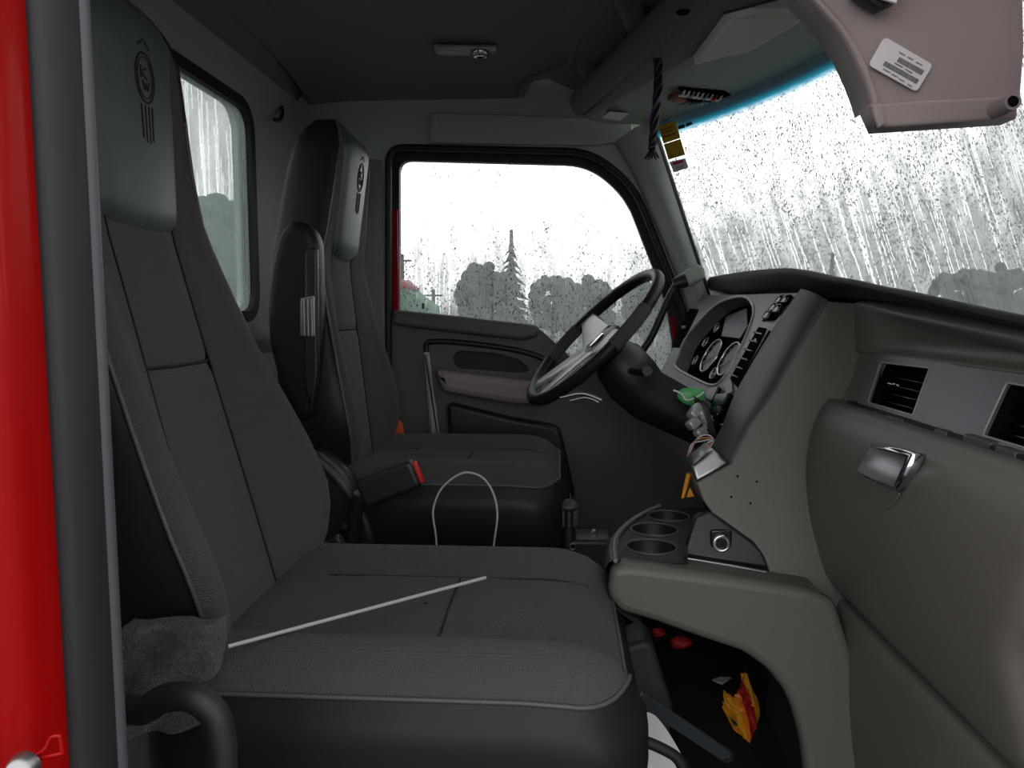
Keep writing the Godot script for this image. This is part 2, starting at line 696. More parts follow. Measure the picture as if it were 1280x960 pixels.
	for i in 13:
		var row := []
		for k in 61:
			var t := k / 60.0 * 2.0 - 1.0
			var z := MID + t * 0.965
			var reach := 0.165 - 0.19 * absf(z - MID) - 0.12 * smoothstep(0.78, 0.86, absf(z - MID))
			var x := lerpf(-0.78, reach, i / 12.0)
			var y := 1.60 + 0.125 * (1.0 - pow(absf(t), 5.0))
			y -= 0.05 * smoothstep(-0.66, -0.80, x) * (1.0 - pow(absf(t), 5.0)) + 0.03 * maxf(0.0, x) 
			row.append(Vector3(x, y, z))
		rows.append(row)
	g = geo()
	g.slab(rows, Vector3(0, 0.05, 0))
	part("headliner", g, M.headliner, o)
	var lip := []
	for k in 57:
		lip.append(rows[-1][k + 2] + Vector3(0.004, -0.002, 0))
	part("headliner_edge", geo().tube(lip, 0.012, 8), M.headliner, o)
	# roof skin above the storage pockets
	rows = []
	for i in 5:
		var row := []
		for k in 21:
			var z := lerpf(-2.46, -0.54, k / 20.0)
			var d := absf(z - MID)
			row.append(Vector3(lerpf(-0.2, 0.625 - 0.485 * d * d, i / 4.0), lerpf(1.80, 1.63, i / 4.0) - 0.06 * d, z))
		rows.append(row)
	g = geo()
	g.slab(rows, Vector3(0, 0.03, 0))
	part("roof_skin", g, M.headliner, o)

	# windscreen
	o = struct("window_1", "rain covered windscreen with a blue shade band along its top", "window")
	rows = []
	for i in 17:
		var row := []
		for k in 49:
			row.append(screen_point(k / 48.0, 1.0 - i / 16.0))
		rows.append(row)
	g = geo()
	g.slab(rows, Vector3(0.006, 0.002, 0))
	part("pane", g, M.glass, o)
	var mist := []
	var band := []
	for i in 17:
		var row := []
		var row2 := []
		for k in 49:
			var u := k / 48.0
			row.append(screen_point(u, 1.0 - i / 16.0) + Vector3(-0.003, 0, 0))
			row2.append(screen_point(u, 1.0 - 0.113 * i / 16.0) + Vector3(-0.006, 0, 0))
		mist.append(row)
		band.append(row2)
	g = geo()
	g.grid(mist)
	part("condensation", g, film(11, 1600, 720, -0.05, 0.12, 190, 0.85, 0.6), o)
	# the shade band is dyed into the glass: deep teal that ends in a pale blue fringe
	var dye := Image.create(8, 64, false, Image.FORMAT_RGBA8)
	for y in 64:
		var k := y / 63.0
		var c := Color(0.03, 0.17, 0.21).lerp(Color(0.10, 0.78, 0.92), smoothstep(0.35, 0.75, k))
		c.a = 0.995 - 0.995 * smoothstep(0.62, 1.0, k)
		for x in 8:
			dye.set_pixel(x, y, c)
	var tint := StandardMaterial3D.new()
	tint.resource_name = "shade_band_dye"
	tint.albedo_texture = ImageTexture.create_from_image(dye)
	tint.transparency = BaseMaterial3D.TRANSPARENCY_ALPHA
	tint.roughness = 0.3
	tint.texture_repeat = false
	tint.backlight_enabled = true
	tint.backlight = Color(1, 1, 1)
	g = geo()
	g.grid(band)
	part("shade_band", g, tint, o, "deep teal shade band dyed into the top of the glass")
	# black edge of the glass
	var rim := []
	for k in 33:
		rim.append(screen_point(k / 32.0, 1.0) + Vector3(-0.004, 0, 0))
	for k in range(1, 17):
		rim.append(screen_point(1.0, 1.0 - k / 16.0) + Vector3(-0.004, 0, 0))
	for k in range(1, 33):
		rim.append(screen_point(1.0 - k / 32.0, 0.0) + Vector3(-0.004, 0, 0))
	for k in range(1, 16):
		rim.append(screen_point(0.0, k / 16.0) + Vector3(-0.004, 0, 0))
	g = geo()
	g.tube(rim, 0.013, 8, true)
	part("gasket", g, M.rubber, o)
	var spots := FastNoiseLite.new()
	spots.seed = 77
	spots.frequency = 3.2
	beads(o, screen_at, 60000, 0.0008, 0.0023, 5, func(u, v, k): return k < 0.6 + 0.9 * spots.get_noise_2d(u * 6.0, v * 0.7))

	# driver's A pillar
	o = struct("trim_1", "pale grey pillar trim between driver's window and windscreen", "pillar trim")
	var edge := []
	var inner := []
	for k in 11:
		var t := k / 10.0
		var p := screen_point(0.0, 1.0 - t * 0.98)
		edge.append(p + Vector3(-0.004, 0, 0.012))
	var door_side: Array = spline([Vector3(0.166, 1.491, -2.4), Vector3(0.22, 1.401, -2.4), Vector3(0.27, 1.295, -2.4), Vector3(0.336, 1.141, -2.4), Vector3(0.387, 1.012, -2.4), Vector3(0.424, 0.877, -2.4)], 2)
	for k in 11:
		inner.append(door_side[k] if k < door_side.size() else door_side[-1])
	var mids := []
	for k in 11:
		mids.append((edge[k] * 0.5 + inner[k] * 0.5) + Vector3(0.0, 0, 0.028))
	var outs := []
	for k in 11:
		outs.append(inner[k] + Vector3(-0.002, 0, -0.03))
	rows = []
	for k in 11:
		rows.append(spline([outs[k], inner[k], mids[k], edge[k]], 3))
	g = geo()
	g.grid(rows)
	part("pillar_cover", g, M.trim_grey, o)
	g = geo()
	g.prism(fillet([Vector3(0.332, 1.071, -2.36), Vector3(0.402, 1.119, -2.36), Vector3(0.426, 1.109, -2.36), Vector3(0.432, 1.076, -2.36), Vector3(0.366, 1.042, -2.36)], 0.012), Vector3(0, 0, 0.035), 0.01)
	part("handle_boss", g, M.trim_grey, o)

	# panel over the windscreen
	o = struct("trim_2", "soft grey header panel above the windscreen", "header trim")
	rows = []
	for i in 7:
		var t := i / 6.0
		var row := []
		for k in 41:
			var u := k / 40.0
			var e := screen_point(u, 0.985)
			var d := absf(e.z - MID)
			var back := Vector3(minf(0.41 - 0.42 * d, e.x - 0.03), 1.60 - 0.02 * d, e.z)
			var q := back.lerp(e + Vector3(-0.006, -0.004, 0), t)
			q.y -= 0.03 * sin(PI * pow(t, 0.6)) * (1.0 - 0.4 * t)
			row.append(q)
		rows.append(row)
	g = geo()
	g.grid(rows)
	part("header_panel", g, M.trim_grey, o)
	g = geo()
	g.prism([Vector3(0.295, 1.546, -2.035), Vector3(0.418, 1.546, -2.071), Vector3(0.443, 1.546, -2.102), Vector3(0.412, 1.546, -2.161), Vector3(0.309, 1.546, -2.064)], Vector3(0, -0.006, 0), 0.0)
	part("wiring_hole_shade", g, M.matte_black, o)  # dark plate under the panel paints the shade of an open hole
	g = geo()
	g.prism([Vector3(0.119, 1.538, -2.301), Vector3(0.136, 1.538, -2.239), Vector3(0.192, 1.538, -2.26), Vector3(0.171, 1.538, -2.342)], Vector3(0, -0.003, 0), 0.001)
	part("label", g, M.white_plastic, o, "small white label on the header panel")

	# passenger's side: door pillar in front of the camera, sill, roof rail
	o = struct("wall_passenger_side", "red painted door pillar beside the passenger seat", "wall")
	g = geo()
	g.prism(fillet([Vector3(-0.318, -0.3, -0.455), Vector3(-0.322, -0.3, -0.425), Vector3(-0.36, -0.3, -0.405), Vector3(-0.86, -0.3, -0.40), Vector3(-0.86, -0.3, -0.50), Vector3(-0.33, -0.3, -0.50)], 0.012), Vector3(0, 2.1, 0), 0.0)
	part("pillar", g, M.red_paint, o)
	g = geo()
	# vertical swage on the jamb and the striker plate near its foot
	g.tube([Vector3(-0.338, 0.2, -0.412), Vector3(-0.342, 0.8, -0.413), Vector3(-0.348, 1.5, -0.412)], 0.006, 8)
	part("swage", g, M.red_paint, o)
	g = geo()
	g.tube(spline([Vector3(-0.312, 0.718, -0.404), Vector3(-0.302, 0.723, -0.404), Vector3(-0.295, 0.728, -0.404), Vector3(-0.291, 0.735, -0.404), Vector3(-0.285, 0.736, -0.404)], 3), 0.0013, 6)
	g.tube([Vector3(-0.312, 0.718, -0.404), Vector3(-0.295, 0.723, -0.404), Vector3(-0.284, 0.726, -0.404)], 0.0013, 6)
	g.tube([Vector3(-0.285, 0.726, -0.404), Vector3(-0.286, 0.736, -0.404)], 0.0013, 6)
	part("embossed_edge", g, M.red_paint, o)
	g = geo()
	g.lathe([[0.0005, 0.012], [0.006, 0.011], [0.0085, 0.006], [0.009, 0.0]], Vector3(-0.304, 0.72, -0.4), Vector3(0, 0, 1), 16)
	part("striker_bolt", g, M.brushed, o)
	g = geo()
	g.box(Vector3(0.07, 1.68, -0.46), Vector3(1.86, 0.14, 0.1), 0.02)
	part("roof_rail", g, M.red_paint, o)
	g = geo()
	g.box(Vector3(0.07, -0.16, -0.46), Vector3(1.86, 0.3, 0.1), 0.02)
	part("sill", g, M.red_paint, o)
	g = geo()
	g.prism([Vector3(0.50, 1.64, -0.42), Vector3(0.36, 1.64, -0.42), Vector3(0.50, 0.98, -0.42), Vector3(0.52, -0.3, -0.42), Vector3(0.99, -0.3, -0.42), Vector3(0.99, 0.95, -0.42)], Vector3(0, 0, -0.09), 0.01)
	part("front_pillar", g, M.red_paint, o)

	# rubber seal and trim along the pillar
	o = struct("trim_3", "black rubber door seal running up the red pillar", "door seal")
	g = geo()
	g.prism(fillet([Vector3(-0.322, -0.1, -0.458), Vector3(-0.312, -0.1, -0.460), Vector3(-0.306, -0.1, -0.472), Vector3(-0.304, -0.1, -0.488), Vector3(-0.312, -0.1, -0.505), Vector3(-0.35, -0.1, -0.52), Vector3(-0.35, -0.1, -0.48)], 0.006), Vector3(0, 1.72, 0), 0.0)
	part("seal", g, M.rubber, o)
	g = geo()
	g.tube([Vector3(-0.308, -0.1, -0.494), Vector3(-0.308, 1.62, -0.494)], 0.0062, 10)
	part("seal_lip", g, M.charcoal_plastic, o)


func drivers_door() -> void:
	var o := struct("door_1", "driver's door with a wet window and charcoal trim", "door")
	var glass: Array = fillet([Vector3(-0.509, 1.452, -2.45), Vector3(0.084, 1.43, -2.45), Vector3(0.201, 1.334, -2.45), Vector3(0.336, 1, -2.45), Vector3(0.37, 0.773, -2.45), Vector3(0.001, 0.771, -2.45), Vector3(-0.152, 0.899, -2.45), Vector3(-0.332, 0.924, -2.45), Vector3(-0.516, 0.944, -2.45)], [0.04, 0.07, 0.1, 0.1, 0.02, 0.02, 0.02, 0.02, 0.02], 6)
	var outer: Array = fillet([Vector3(-0.544, 1.502, -2.45), Vector3(0.096, 1.479, -2.45), Vector3(0.24, 1.365, -2.45), Vector3(0.417, 0.925, -2.45), Vector3(0.483, 0.647, -2.45), Vector3(0.486, 0.544, -2.45), Vector3(-0.559, 0.532, -2.45)], [0.05, 0.07, 0.1, 0.1, 0.02, 0.02, 0.02], 6)
	var g := geo()
	g.plate(outer, glass, Vector3(0, 0, -0.03))
	part("window_frame", g, M.rubber, o)
	g = geo()
	g.prism([Vector3(-0.528, 1.296, -2.435), Vector3(-0.514, 1.296, -2.435), Vector3(-0.515, 0.97, -2.435), Vector3(-0.533, 0.97, -2.435)], Vector3(0, 0, -0.01), 0.0)
	g.prism([Vector3(0.342, 0.963, -2.435), Vector3(0.357, 0.963, -2.435), Vector3(0.382, 0.825, -2.435), Vector3(0.367, 0.825, -2.435)], Vector3(0, 0, -0.01), 0.0)
	part("door_edge", g, M.red_paint, o, "red painted edge of the door")
	g = geo()
	g.prism(glass.map(func(p): return p + Vector3(0, 0, -0.012)), Vector3(0, 0, -0.005))
	part("pane", g, M.glass, o)
	var a := Vector3(-0.533, 1.466, -2.459)
	var b := Vector3(0.368, 1.455, -2.459)
	var c := Vector3(-0.544, 0.755, -2.459)
	var e := Vector3(0.382, 0.76, -2.459)
	g = geo()
	g.grid([[a, b], [c, e]])
	part("condensation", g, film(23, 800, 600, -0.1, 0.14, 120, 0.85, 0.6), o)
	var spots := FastNoiseLite.new()
	spots.seed = 7
	spots.frequency = 2.0
	beads(o, func(u, v): return [a.lerp(b, u).lerp(c.lerp(e, u), v), Vector3(0, 0, 1)], 12000, 0.0010, 0.0025, 9, func(u, v, k): return k < -0.05 + 0.75 * smoothstep(0.1, 0.75, v + 0.35 * smoothstep(0.75, 1.0, u)) + 0.7 * spots.get_noise_2d(u * 5.0, v * 1.5))
	# trim
	var recess: Array = fillet([Vector3(-0.34, 0.833, -2.43), Vector3(-0.325, 0.853, -2.43), Vector3(-0.202, 0.846, -2.43), Vector3(-0.121, 0.823, -2.43), Vector3(-0.09, 0.788, -2.43), Vector3(-0.126, 0.783, -2.43), Vector3(-0.33, 0.797, -2.43)], 0.02)
	g = geo()
	g.plate(fillet([Vector3(-0.534, 0.972, -2.43), Vector3(-0.316, 0.957, -2.43), Vector3(-0.07, 0.927, -2.43), Vector3(0.001, 0.864, -2.43), Vector3(0.057, 0.811, -2.43), Vector3(0.454, 0.649, -2.43), Vector3(0.488, -0.353, -2.43), Vector3(-0.56, -0.389, -2.43)], 0.02), recess, Vector3(0, 0, -0.025))
	g.grid([recess, recess.map(func(p): return p + Vector3(0, 0, -0.07))], true)
	g.cap(recess.map(func(p): return p + Vector3(0, 0, -0.07)))
	part("trim_panel", g, M.door_trim, o)
	g = geo()
	g.prism(fillet([Vector3(-0.524, 0.983, -2.43), Vector3(-0.316, 0.962, -2.43), Vector3(-0.08, 0.935, -2.43), Vector3(-0.06, 0.922, -2.43), Vector3(-0.07, 0.899, -2.43), Vector3(-0.113, 0.887, -2.43), Vector3(-0.227, 0.899, -2.43), Vector3(-0.509, 0.932, -2.43), Vector3(-0.525, 0.939, -2.43)], 0.012), Vector3(0, 0, 0.03), 0.012)
	part("top_cap", g, M.door_trim, o)
	g = geo()
	g.tube([Vector3(-0.434, 0.985, -2.43), Vector3(-0.434, 1.003, -2.43)], 0.004, 8)
	part("lock_button", g, M.black_plastic, o)
	g = geo()
	g.tube(spline([Vector3(-0.389, 0.548, -2.428), Vector3(-0.416, 0.72, -2.428), Vector3(-0.425, 0.848, -2.428), Vector3(-0.404, 0.881, -2.428), Vector3(-0.248, 0.871, -2.428), Vector3(-0.1, 0.846, -2.428), Vector3(-0.019, 0.809, -2.428), Vector3(0.077, 0.753, -2.428)], 4), 0.009, 8)
	part("pocket_rim", g, M.black_plastic, o)
	g = geo()
	g.prism(fillet([Vector3(-0.392, 0.797, -2.428), Vector3(-0.024, 0.753, -2.428), Vector3(-0.024, 0.684, -2.428), Vector3(-0.151, 0.688, -2.428), Vector3(-0.367, 0.725, -2.428)], 0.02), Vector3(0, 0, 0.06), 0.022)
	part("armrest", g, M.panel_plastic, o, "paler padded armrest")
	g = geo()
	g.prism(fillet([Vector3(-0.433, 0.848, -2.428), Vector3(-0.414, 0.848, -2.428), Vector3(-0.376, 0.538, -2.428), Vector3(-0.41, 0.538, -2.428)], 0.004), Vector3(0, 0, 0.02), 0.008)
	part("grab_strip", g, M.trim_grey, o)
	g = geo()
	g.prism(fillet([Vector3(-0.357, 0.694, -2.428), Vector3(-0.151, 0.644, -2.428), Vector3(0.002, 0.62, -2.428), Vector3(0.055, 0.387, -2.428), Vector3(-0.333, 0.381, -2.428)], 0.03), Vector3(0, 0, 0.05), 0.015)
	part("map_pocket", g, M.black_plastic, o)


# ---------------------------------------------------------------- seats
# b: where the backrest meets the cushion, lean: metres back per metre up, lift: extra height, tall: stretch of the backrest, shift: cushion forward, pad0/pad1: headrest pad face at its foot and top
func seat(called: String, label: String, mid: float, b: float, lean: float, lift: float, tall: float, front: float, pad0: float, pad1: float, plump := 1.0) -> Node3D:
	var o := thing(called, label, "seat", Vector3(b + 0.25, 0, mid))
	var wide := [[0.48, 0.155], [0.54, 0.19], [0.60, 0.224], [0.66, 0.246], [0.72, 0.252], [0.80, 0.242], [0.90, 0.222], [1.0, 0.205], [1.165, 0.172], [1.30, 0.148], [1.38, 0.136], [1.41, 0.125], [1.43, 0.10], [1.438, 0.07], [1.442, 0.01]]
	var puff := [[0.48, 0.0], [0.54, 0.035], [0.60, 0.066], [0.66, 0.08], [0.72, 0.075], [0.82, 0.055], [0.92, 0.034], [1.02, 0.018], [1.12, 0.008], [1.2, 0.0]]
	var thick := [[0.48, 0.13], [0.9, 0.13], [1.1, 0.13], [1.25, 0.125], [1.34, 0.115], [1.40, 0.10], [1.43, 0.09], [1.442, 0.085]]
	var hs := [0.48, 0.52, 0.56, 0.60, 0.64, 0.68, 0.72, 0.76, 0.80, 0.84, 0.88, 0.897, 0.902, 0.907, 0.92, 0.96, 1.0, 1.04, 1.08, 1.12, 1.16, 1.2, 1.24, 1.28, 1.32, 1.36, 1.39, 1.41, 1.425, 1.435, 1.44, 1.442]
	var cover := []
	var bolsters := [[], []]
	var centre := []
	var pipes := [[], []]
	var seams := [[], []]
	for h in hs:
		var y: float = lift + 0.53 + (h - 0.53) * tall
		var xc := b - lean * (y - lift - 0.53)
		var w := lut(wide, h)
		var bp := lut(puff, h) * plump
		var th := lut(thick, h)
		# the head block comes forward to carry the pad
		var block := maxf(xc, lerpf(pad0, pad1, clampf((h - 1.085) / 0.33, 0.0, 1.0)) - 0.014)
		var ahead := (block - xc) * smoothstep(1.04, 1.16, h)
		xc += ahead
		th += ahead * 0.25
		var round := pow(clampf((h - 1.34) / 0.102, 0.0, 1.0), 2.2)
		xc -= 0.04 * round
		th = maxf(0.02, th - 0.065 * round)
		var cw := minf(lerpf(0.105, 0.088, smoothstep(0.5, 1.1, h)), w * 0.62)
		for s in 2:
			var k := 1.0 if s == 0 else -1.0
			var ctl := [Vector2(w * 0.985, bp * 0.78 - 0.006), Vector2(w * 0.93, bp), Vector2(w * 0.82, bp * 0.95), Vector2(lerpf(cw, w, 0.5), bp * 0.62), Vector2(lerpf(cw, w, 0.16), bp * 0.16), Vector2(cw, -0.006)]
			var line := []
			for q in spline(ctl, 3):
				line.append(Vector3(xc + q.y, y, mid + k * q.x))
			bolsters[s].append(line)
			pipes[s].append(Vector3(xc + bp * 0.78 - 0.002, y, mid + k * w * 0.99))
			seams[s].append(Vector3(xc - 0.004, y, mid + k * cw))
		var dip := 0.006 if absf(h - 0.902) < 0.002 else (0.003 if absf(h - 0.902) < 0.006 else 0.0)
		var row := []
		for j in 9:
			var t := j / 8.0 * 2.0 - 1.0
			row.append(Vector3(xc - dip + 0.004 * (1.0 - t * t) - 0.006 * pow(absf(t), 6.0), y, mid + t * cw))
		centre.append(row)
		var back := [Vector2(-w * 0.985, bp * 0.78 - 0.006), Vector2(-w - 0.004, bp * 0.2), Vector2(-w - 0.004, -0.045), Vector2(-w * 0.96, -th * 0.8), Vector2(-w * 0.7, -th), Vector2(0, -th * 1.04), Vector2(w * 0.7, -th), Vector2(w * 0.96, -th * 0.8), Vector2(w + 0.004, -0.045), Vector2(w + 0.004, bp * 0.2), Vector2(w * 0.985, bp * 0.78 - 0.006)]
		var ring := []
		for q in spline(back, 2):
			ring.append(Vector3(xc + q.y, y, mid + q.x))
		cover.append(ring)
	part("backrest_cover", geo().grid(cover), M.vinyl, o, "black vinyl sides and back")
	for s in 2:
		part("backrest_bolster", geo().grid(bolsters[s]), M.bolster_cloth, o)
	part("backrest_centre", geo().grid(centre), M.centre_cloth, o)
	for s in 2:
		part("piping", geo().tube(pipes[s].slice(0, 24), 0.0032, 6), M.piping, o)
		part("stitching", geo().tube(seams[s].slice(0, 22), 0.0015, 6), M.thread, o)
	part("stitching", geo().tube(centre[12].map(func(p): return p + Vector3(0.0045, 0, 0)), 0.0022, 6), M.thread, o)
	# headrest pad with its embossed badge
	var p0 := lift + 0.53 + (1.085 - 0.53) * tall
	var p1 := lift + 0.53 + (1.418 - 0.53) * tall
	var rows := []
	for i in 15:
		var t := i / 14.0
		var y := lerpf(p0, p1, t)
		var end := minf(t, 1.0 - t)
		var hw := lerpf(0.098, 0.106, t) - 0.035 * pow(maxf(0.0, 1.0 - end / (0.16 if t > 0.5 else 0.1)), 2.0)
		var fx := lerpf(pad0, pad1, t) - 0.016 * pow(maxf(0.0, 1.0 - end / 0.08), 2.0) - (0.02 * pow(maxf(0.0, (t - 0.85) / 0.15), 2.0))
		var bx := fx - 0.035
		var ring := []
		for q in spline([Vector2(-hw * 0.6, bx), Vector2(-hw, lerpf(bx, fx, 0.45)), Vector2(-hw * 0.95, fx - 0.012), Vector2(-hw * 0.75, fx - 0.002), Vector2(0, fx + 0.004), Vector2(hw * 0.75, fx - 0.002), Vector2(hw * 0.95, fx - 0.012), Vector2(hw, lerpf(bx, fx, 0.45)), Vector2(hw * 0.6, bx)], 3):
			ring.append(Vector3(q.y, y, mid + q.x))
		rows.append(ring)
	var g := geo().grid(rows)
	g.cap(rows[0])
	g.cap(rows[-1])
	var pad := part("headrest_pad", g, M.pad_vinyl, o, "smooth vinyl pad with an embossed badge")
	badge(pad, Vector3(lerpf(pad0, pad1, 0.66) + 0.0035, lerpf(p0, p1, 0.66), mid), Vector3(pad1 - pad0, p1 - p0, 0).normalized())

	# cushion: rings from the middle outwards, then down the skirt
	var back_x := b - 0.045
	var cx := (back_x + front) * 0.5
	var hl := (front - back_x) * 0.5
	var top := 0.545 + lift
	var plan := []
	for q in [[-1.0, -1.0, 0.06], [1.0, -1.0, 0.085], [1.0, 1.0, 0.085], [-1.0, 1.0, 0.06]]:
		var r: float = q[2]
		var c := Vector2(q[0] * (hl - r), q[1] * (0.262 - r))
		var start := atan2(q[1], q[0]) - PI / 4
		for k in 9:
			plan.append(c + Vector2.from_angle(start + PI / 2 * k / 8.0) * r)
		var nx: Array = [[1.0, -1.0, 0.085], [1.0, 1.0, 0.085], [-1.0, 1.0, 0.06], [-1.0, -1.0, 0.06]][0 if q[0] < 0 and q[1] < 0 else (1 if q[0] > 0 and q[1] < 0 else (2 if q[0] > 0 else 3))]
		var from: Vector2 = plan[-1]
		var nr: float = nx[2]
		var nc := Vector2(nx[0] * (hl - nr), nx[1] * (0.262 - nr))
		var to := nc + Vector2.from_angle(atan2(nx[1], nx[0]) - PI / 4) * nr
		for k in range(1, 8):
			plan.append(from.lerp(to, k / 8.0))
	var surface := func(q: Vector2, s: float) -> Vector3:
		var z := q.y * s
		var x := q.x * s
		var y: float = top + 0.036 * exp(-pow((absf(z) - 0.185) / 0.05, 2.0)) + 0.008 * cos(clampf(z / 0.12, -1.0, 1.0) * PI / 2)
		y -= 0.035 * pow(maxf(0.0, (x / hl - 0.55) / 0.45), 2.0)
		y -= 0.042 * pow(maxf(0.0, (s - 0.78) / 0.22), 2.0)
		return Vector3(cx + x, y, mid + z)
	var tops := []
	for s in [0.01, 0.12, 0.24, 0.36, 0.48, 0.58, 0.66, 0.72, 0.78, 0.84, 0.89, 0.93]:
		var ring := []
		for q in plan:
			ring.append(surface.call(q, s))
		tops.append(ring)
	part("cushion_top", geo().grid(tops, true), M.bolster_cloth, o)
	var skirt := []
	var pipe := []
	for q in plan:
		pipe.append(surface.call(q, 0.935) + Vector3(0, 0.002, 0))
	for s in [0.93, 0.96, 0.985, 1.0]:
		var ring := []
		for q in plan:
			ring.append(surface.call(q, s) + Vector3(0, -0.006 * (s - 0.93) / 0.07, 0))
		skirt.append(ring)
	for d in [[0.025, 1.008], [0.06, 1.01], [0.10, 1.0], [0.125, 0.97]]:
		var ring := []
		for q in plan:
			var p: Vector3 = surface.call(q, 1.0)
			ring.append(Vector3(cx + q.x * d[1], p.y - d[0], mid + q.y * d[1]))
		skirt.append(ring)
	part("cushion_skirt", geo().grid(skirt, true), M.vinyl, o, "black vinyl cushion sides")
	part("piping", geo().tube(pipe, 0.0032, 6, true), M.piping, o)
	# sewn lines of the cushion
	for s in [-1.0, 1.0]:
		var line := []
		for k in 17:
			var x := lerpf(-0.7, 0.80, k / 16.0) * hl
			line.append(surface.call(Vector2(x, s * 0.115) / 0.8, 0.8) + Vector3(0, 0.0005, 0))
		part("stitching", geo().tube(line, 0.0022, 6), M.thread, o)
	var cross := []
	for k in 13:
		cross.append(surface.call(Vector2(0.12 * hl, lerpf(-0.115, 0.115, k / 12.0)) / 0.8, 0.8) + Vector3(0, 0.0005, 0))
	part("stitching", geo().tube(cross, 0.0022, 6), M.thread, o)
	# pan and pedestal
	g = geo()
	g.box(Vector3(cx - 0.01, top - 0.16, mid), Vector3(hl * 1.86, 0.08, 0.48), 0.02)
	part("seat_pan", g, M.black_plastic, o)
	rows = []
	for i in 9:
		var y := lerpf(0.06, top - 0.18, i / 8.0)
		var k := 0.17 + (0.012 if i % 2 else 0.0)
		rows.append(fillet([Vector3(cx - k - 0.03, y, mid - k), Vector3(cx + k, y, mid - k), Vector3(cx + k, y, mid + k), Vector3(cx - k - 0.03, y, mid + k)], 0.04))
	part("suspension_bellows", geo().grid(rows, true), M.black_plastic, o)
	g = geo()
	g.box(Vector3(cx - 0.02, 0.03, mid), Vector3(0.46, 0.06, 0.44), 0.01)
	part("pedestal", g, M.black_plastic, o)
	return o

func badge(pad: Node3D, c: Vector3, up: Vector3) -> void:
	var side := Vector3(0, 0, 1)
	var out := side.cross(up) * -1.0
	if out.x < 0.0:
		out = -out
	part("badge_ring", geo().tube(circle(c, side * 0.0235, up * 0.034, 32), 0.0018, 6, true), M.thread, pad)
	part("badge_ring", geo().tube(circle(c, side * 0.0185, up * 0.0285, 32), 0.0012, 6, true), M.thread, pad)
	# the two initials in the oval
	var g := geo()
	for l in [[-0.011, 0.014, -0.011, -0.002], [-0.011, 0.005, 0.003, 0.014], [-0.010, 0.006, 0.004, -0.002], [-0.008, -0.004, -0.003, -0.017], [-0.003, -0.017, 0.001, -0.008], [0.001, -0.008, 0.005, -0.017], [0.005, -0.017, 0.010, -0.004]]:
		g.tube([c - side * l[0] + up * l[1] + out * 0.0005, c - side * l[2] + up * l[3] + out * 0.0005], 0.0016, 6)
	part("badge_initials", g, M.thread, pad)
	for k in 4:
		var z := (k - 1.5) * 0.0095
		part("badge_bar", geo().tube([c + side * z - up * 0.038, c + side * z * 0.9 - up * (0.092 - absf(z) * 0.5)], 0.0016, 6), M.thread, pad)
	part("badge_crest", geo().tube([c - side * 0.014 + up * 0.042, c + up * 0.052, c + side * 0.014 + up * 0.042], 0.0018, 6), M.thread, pad)

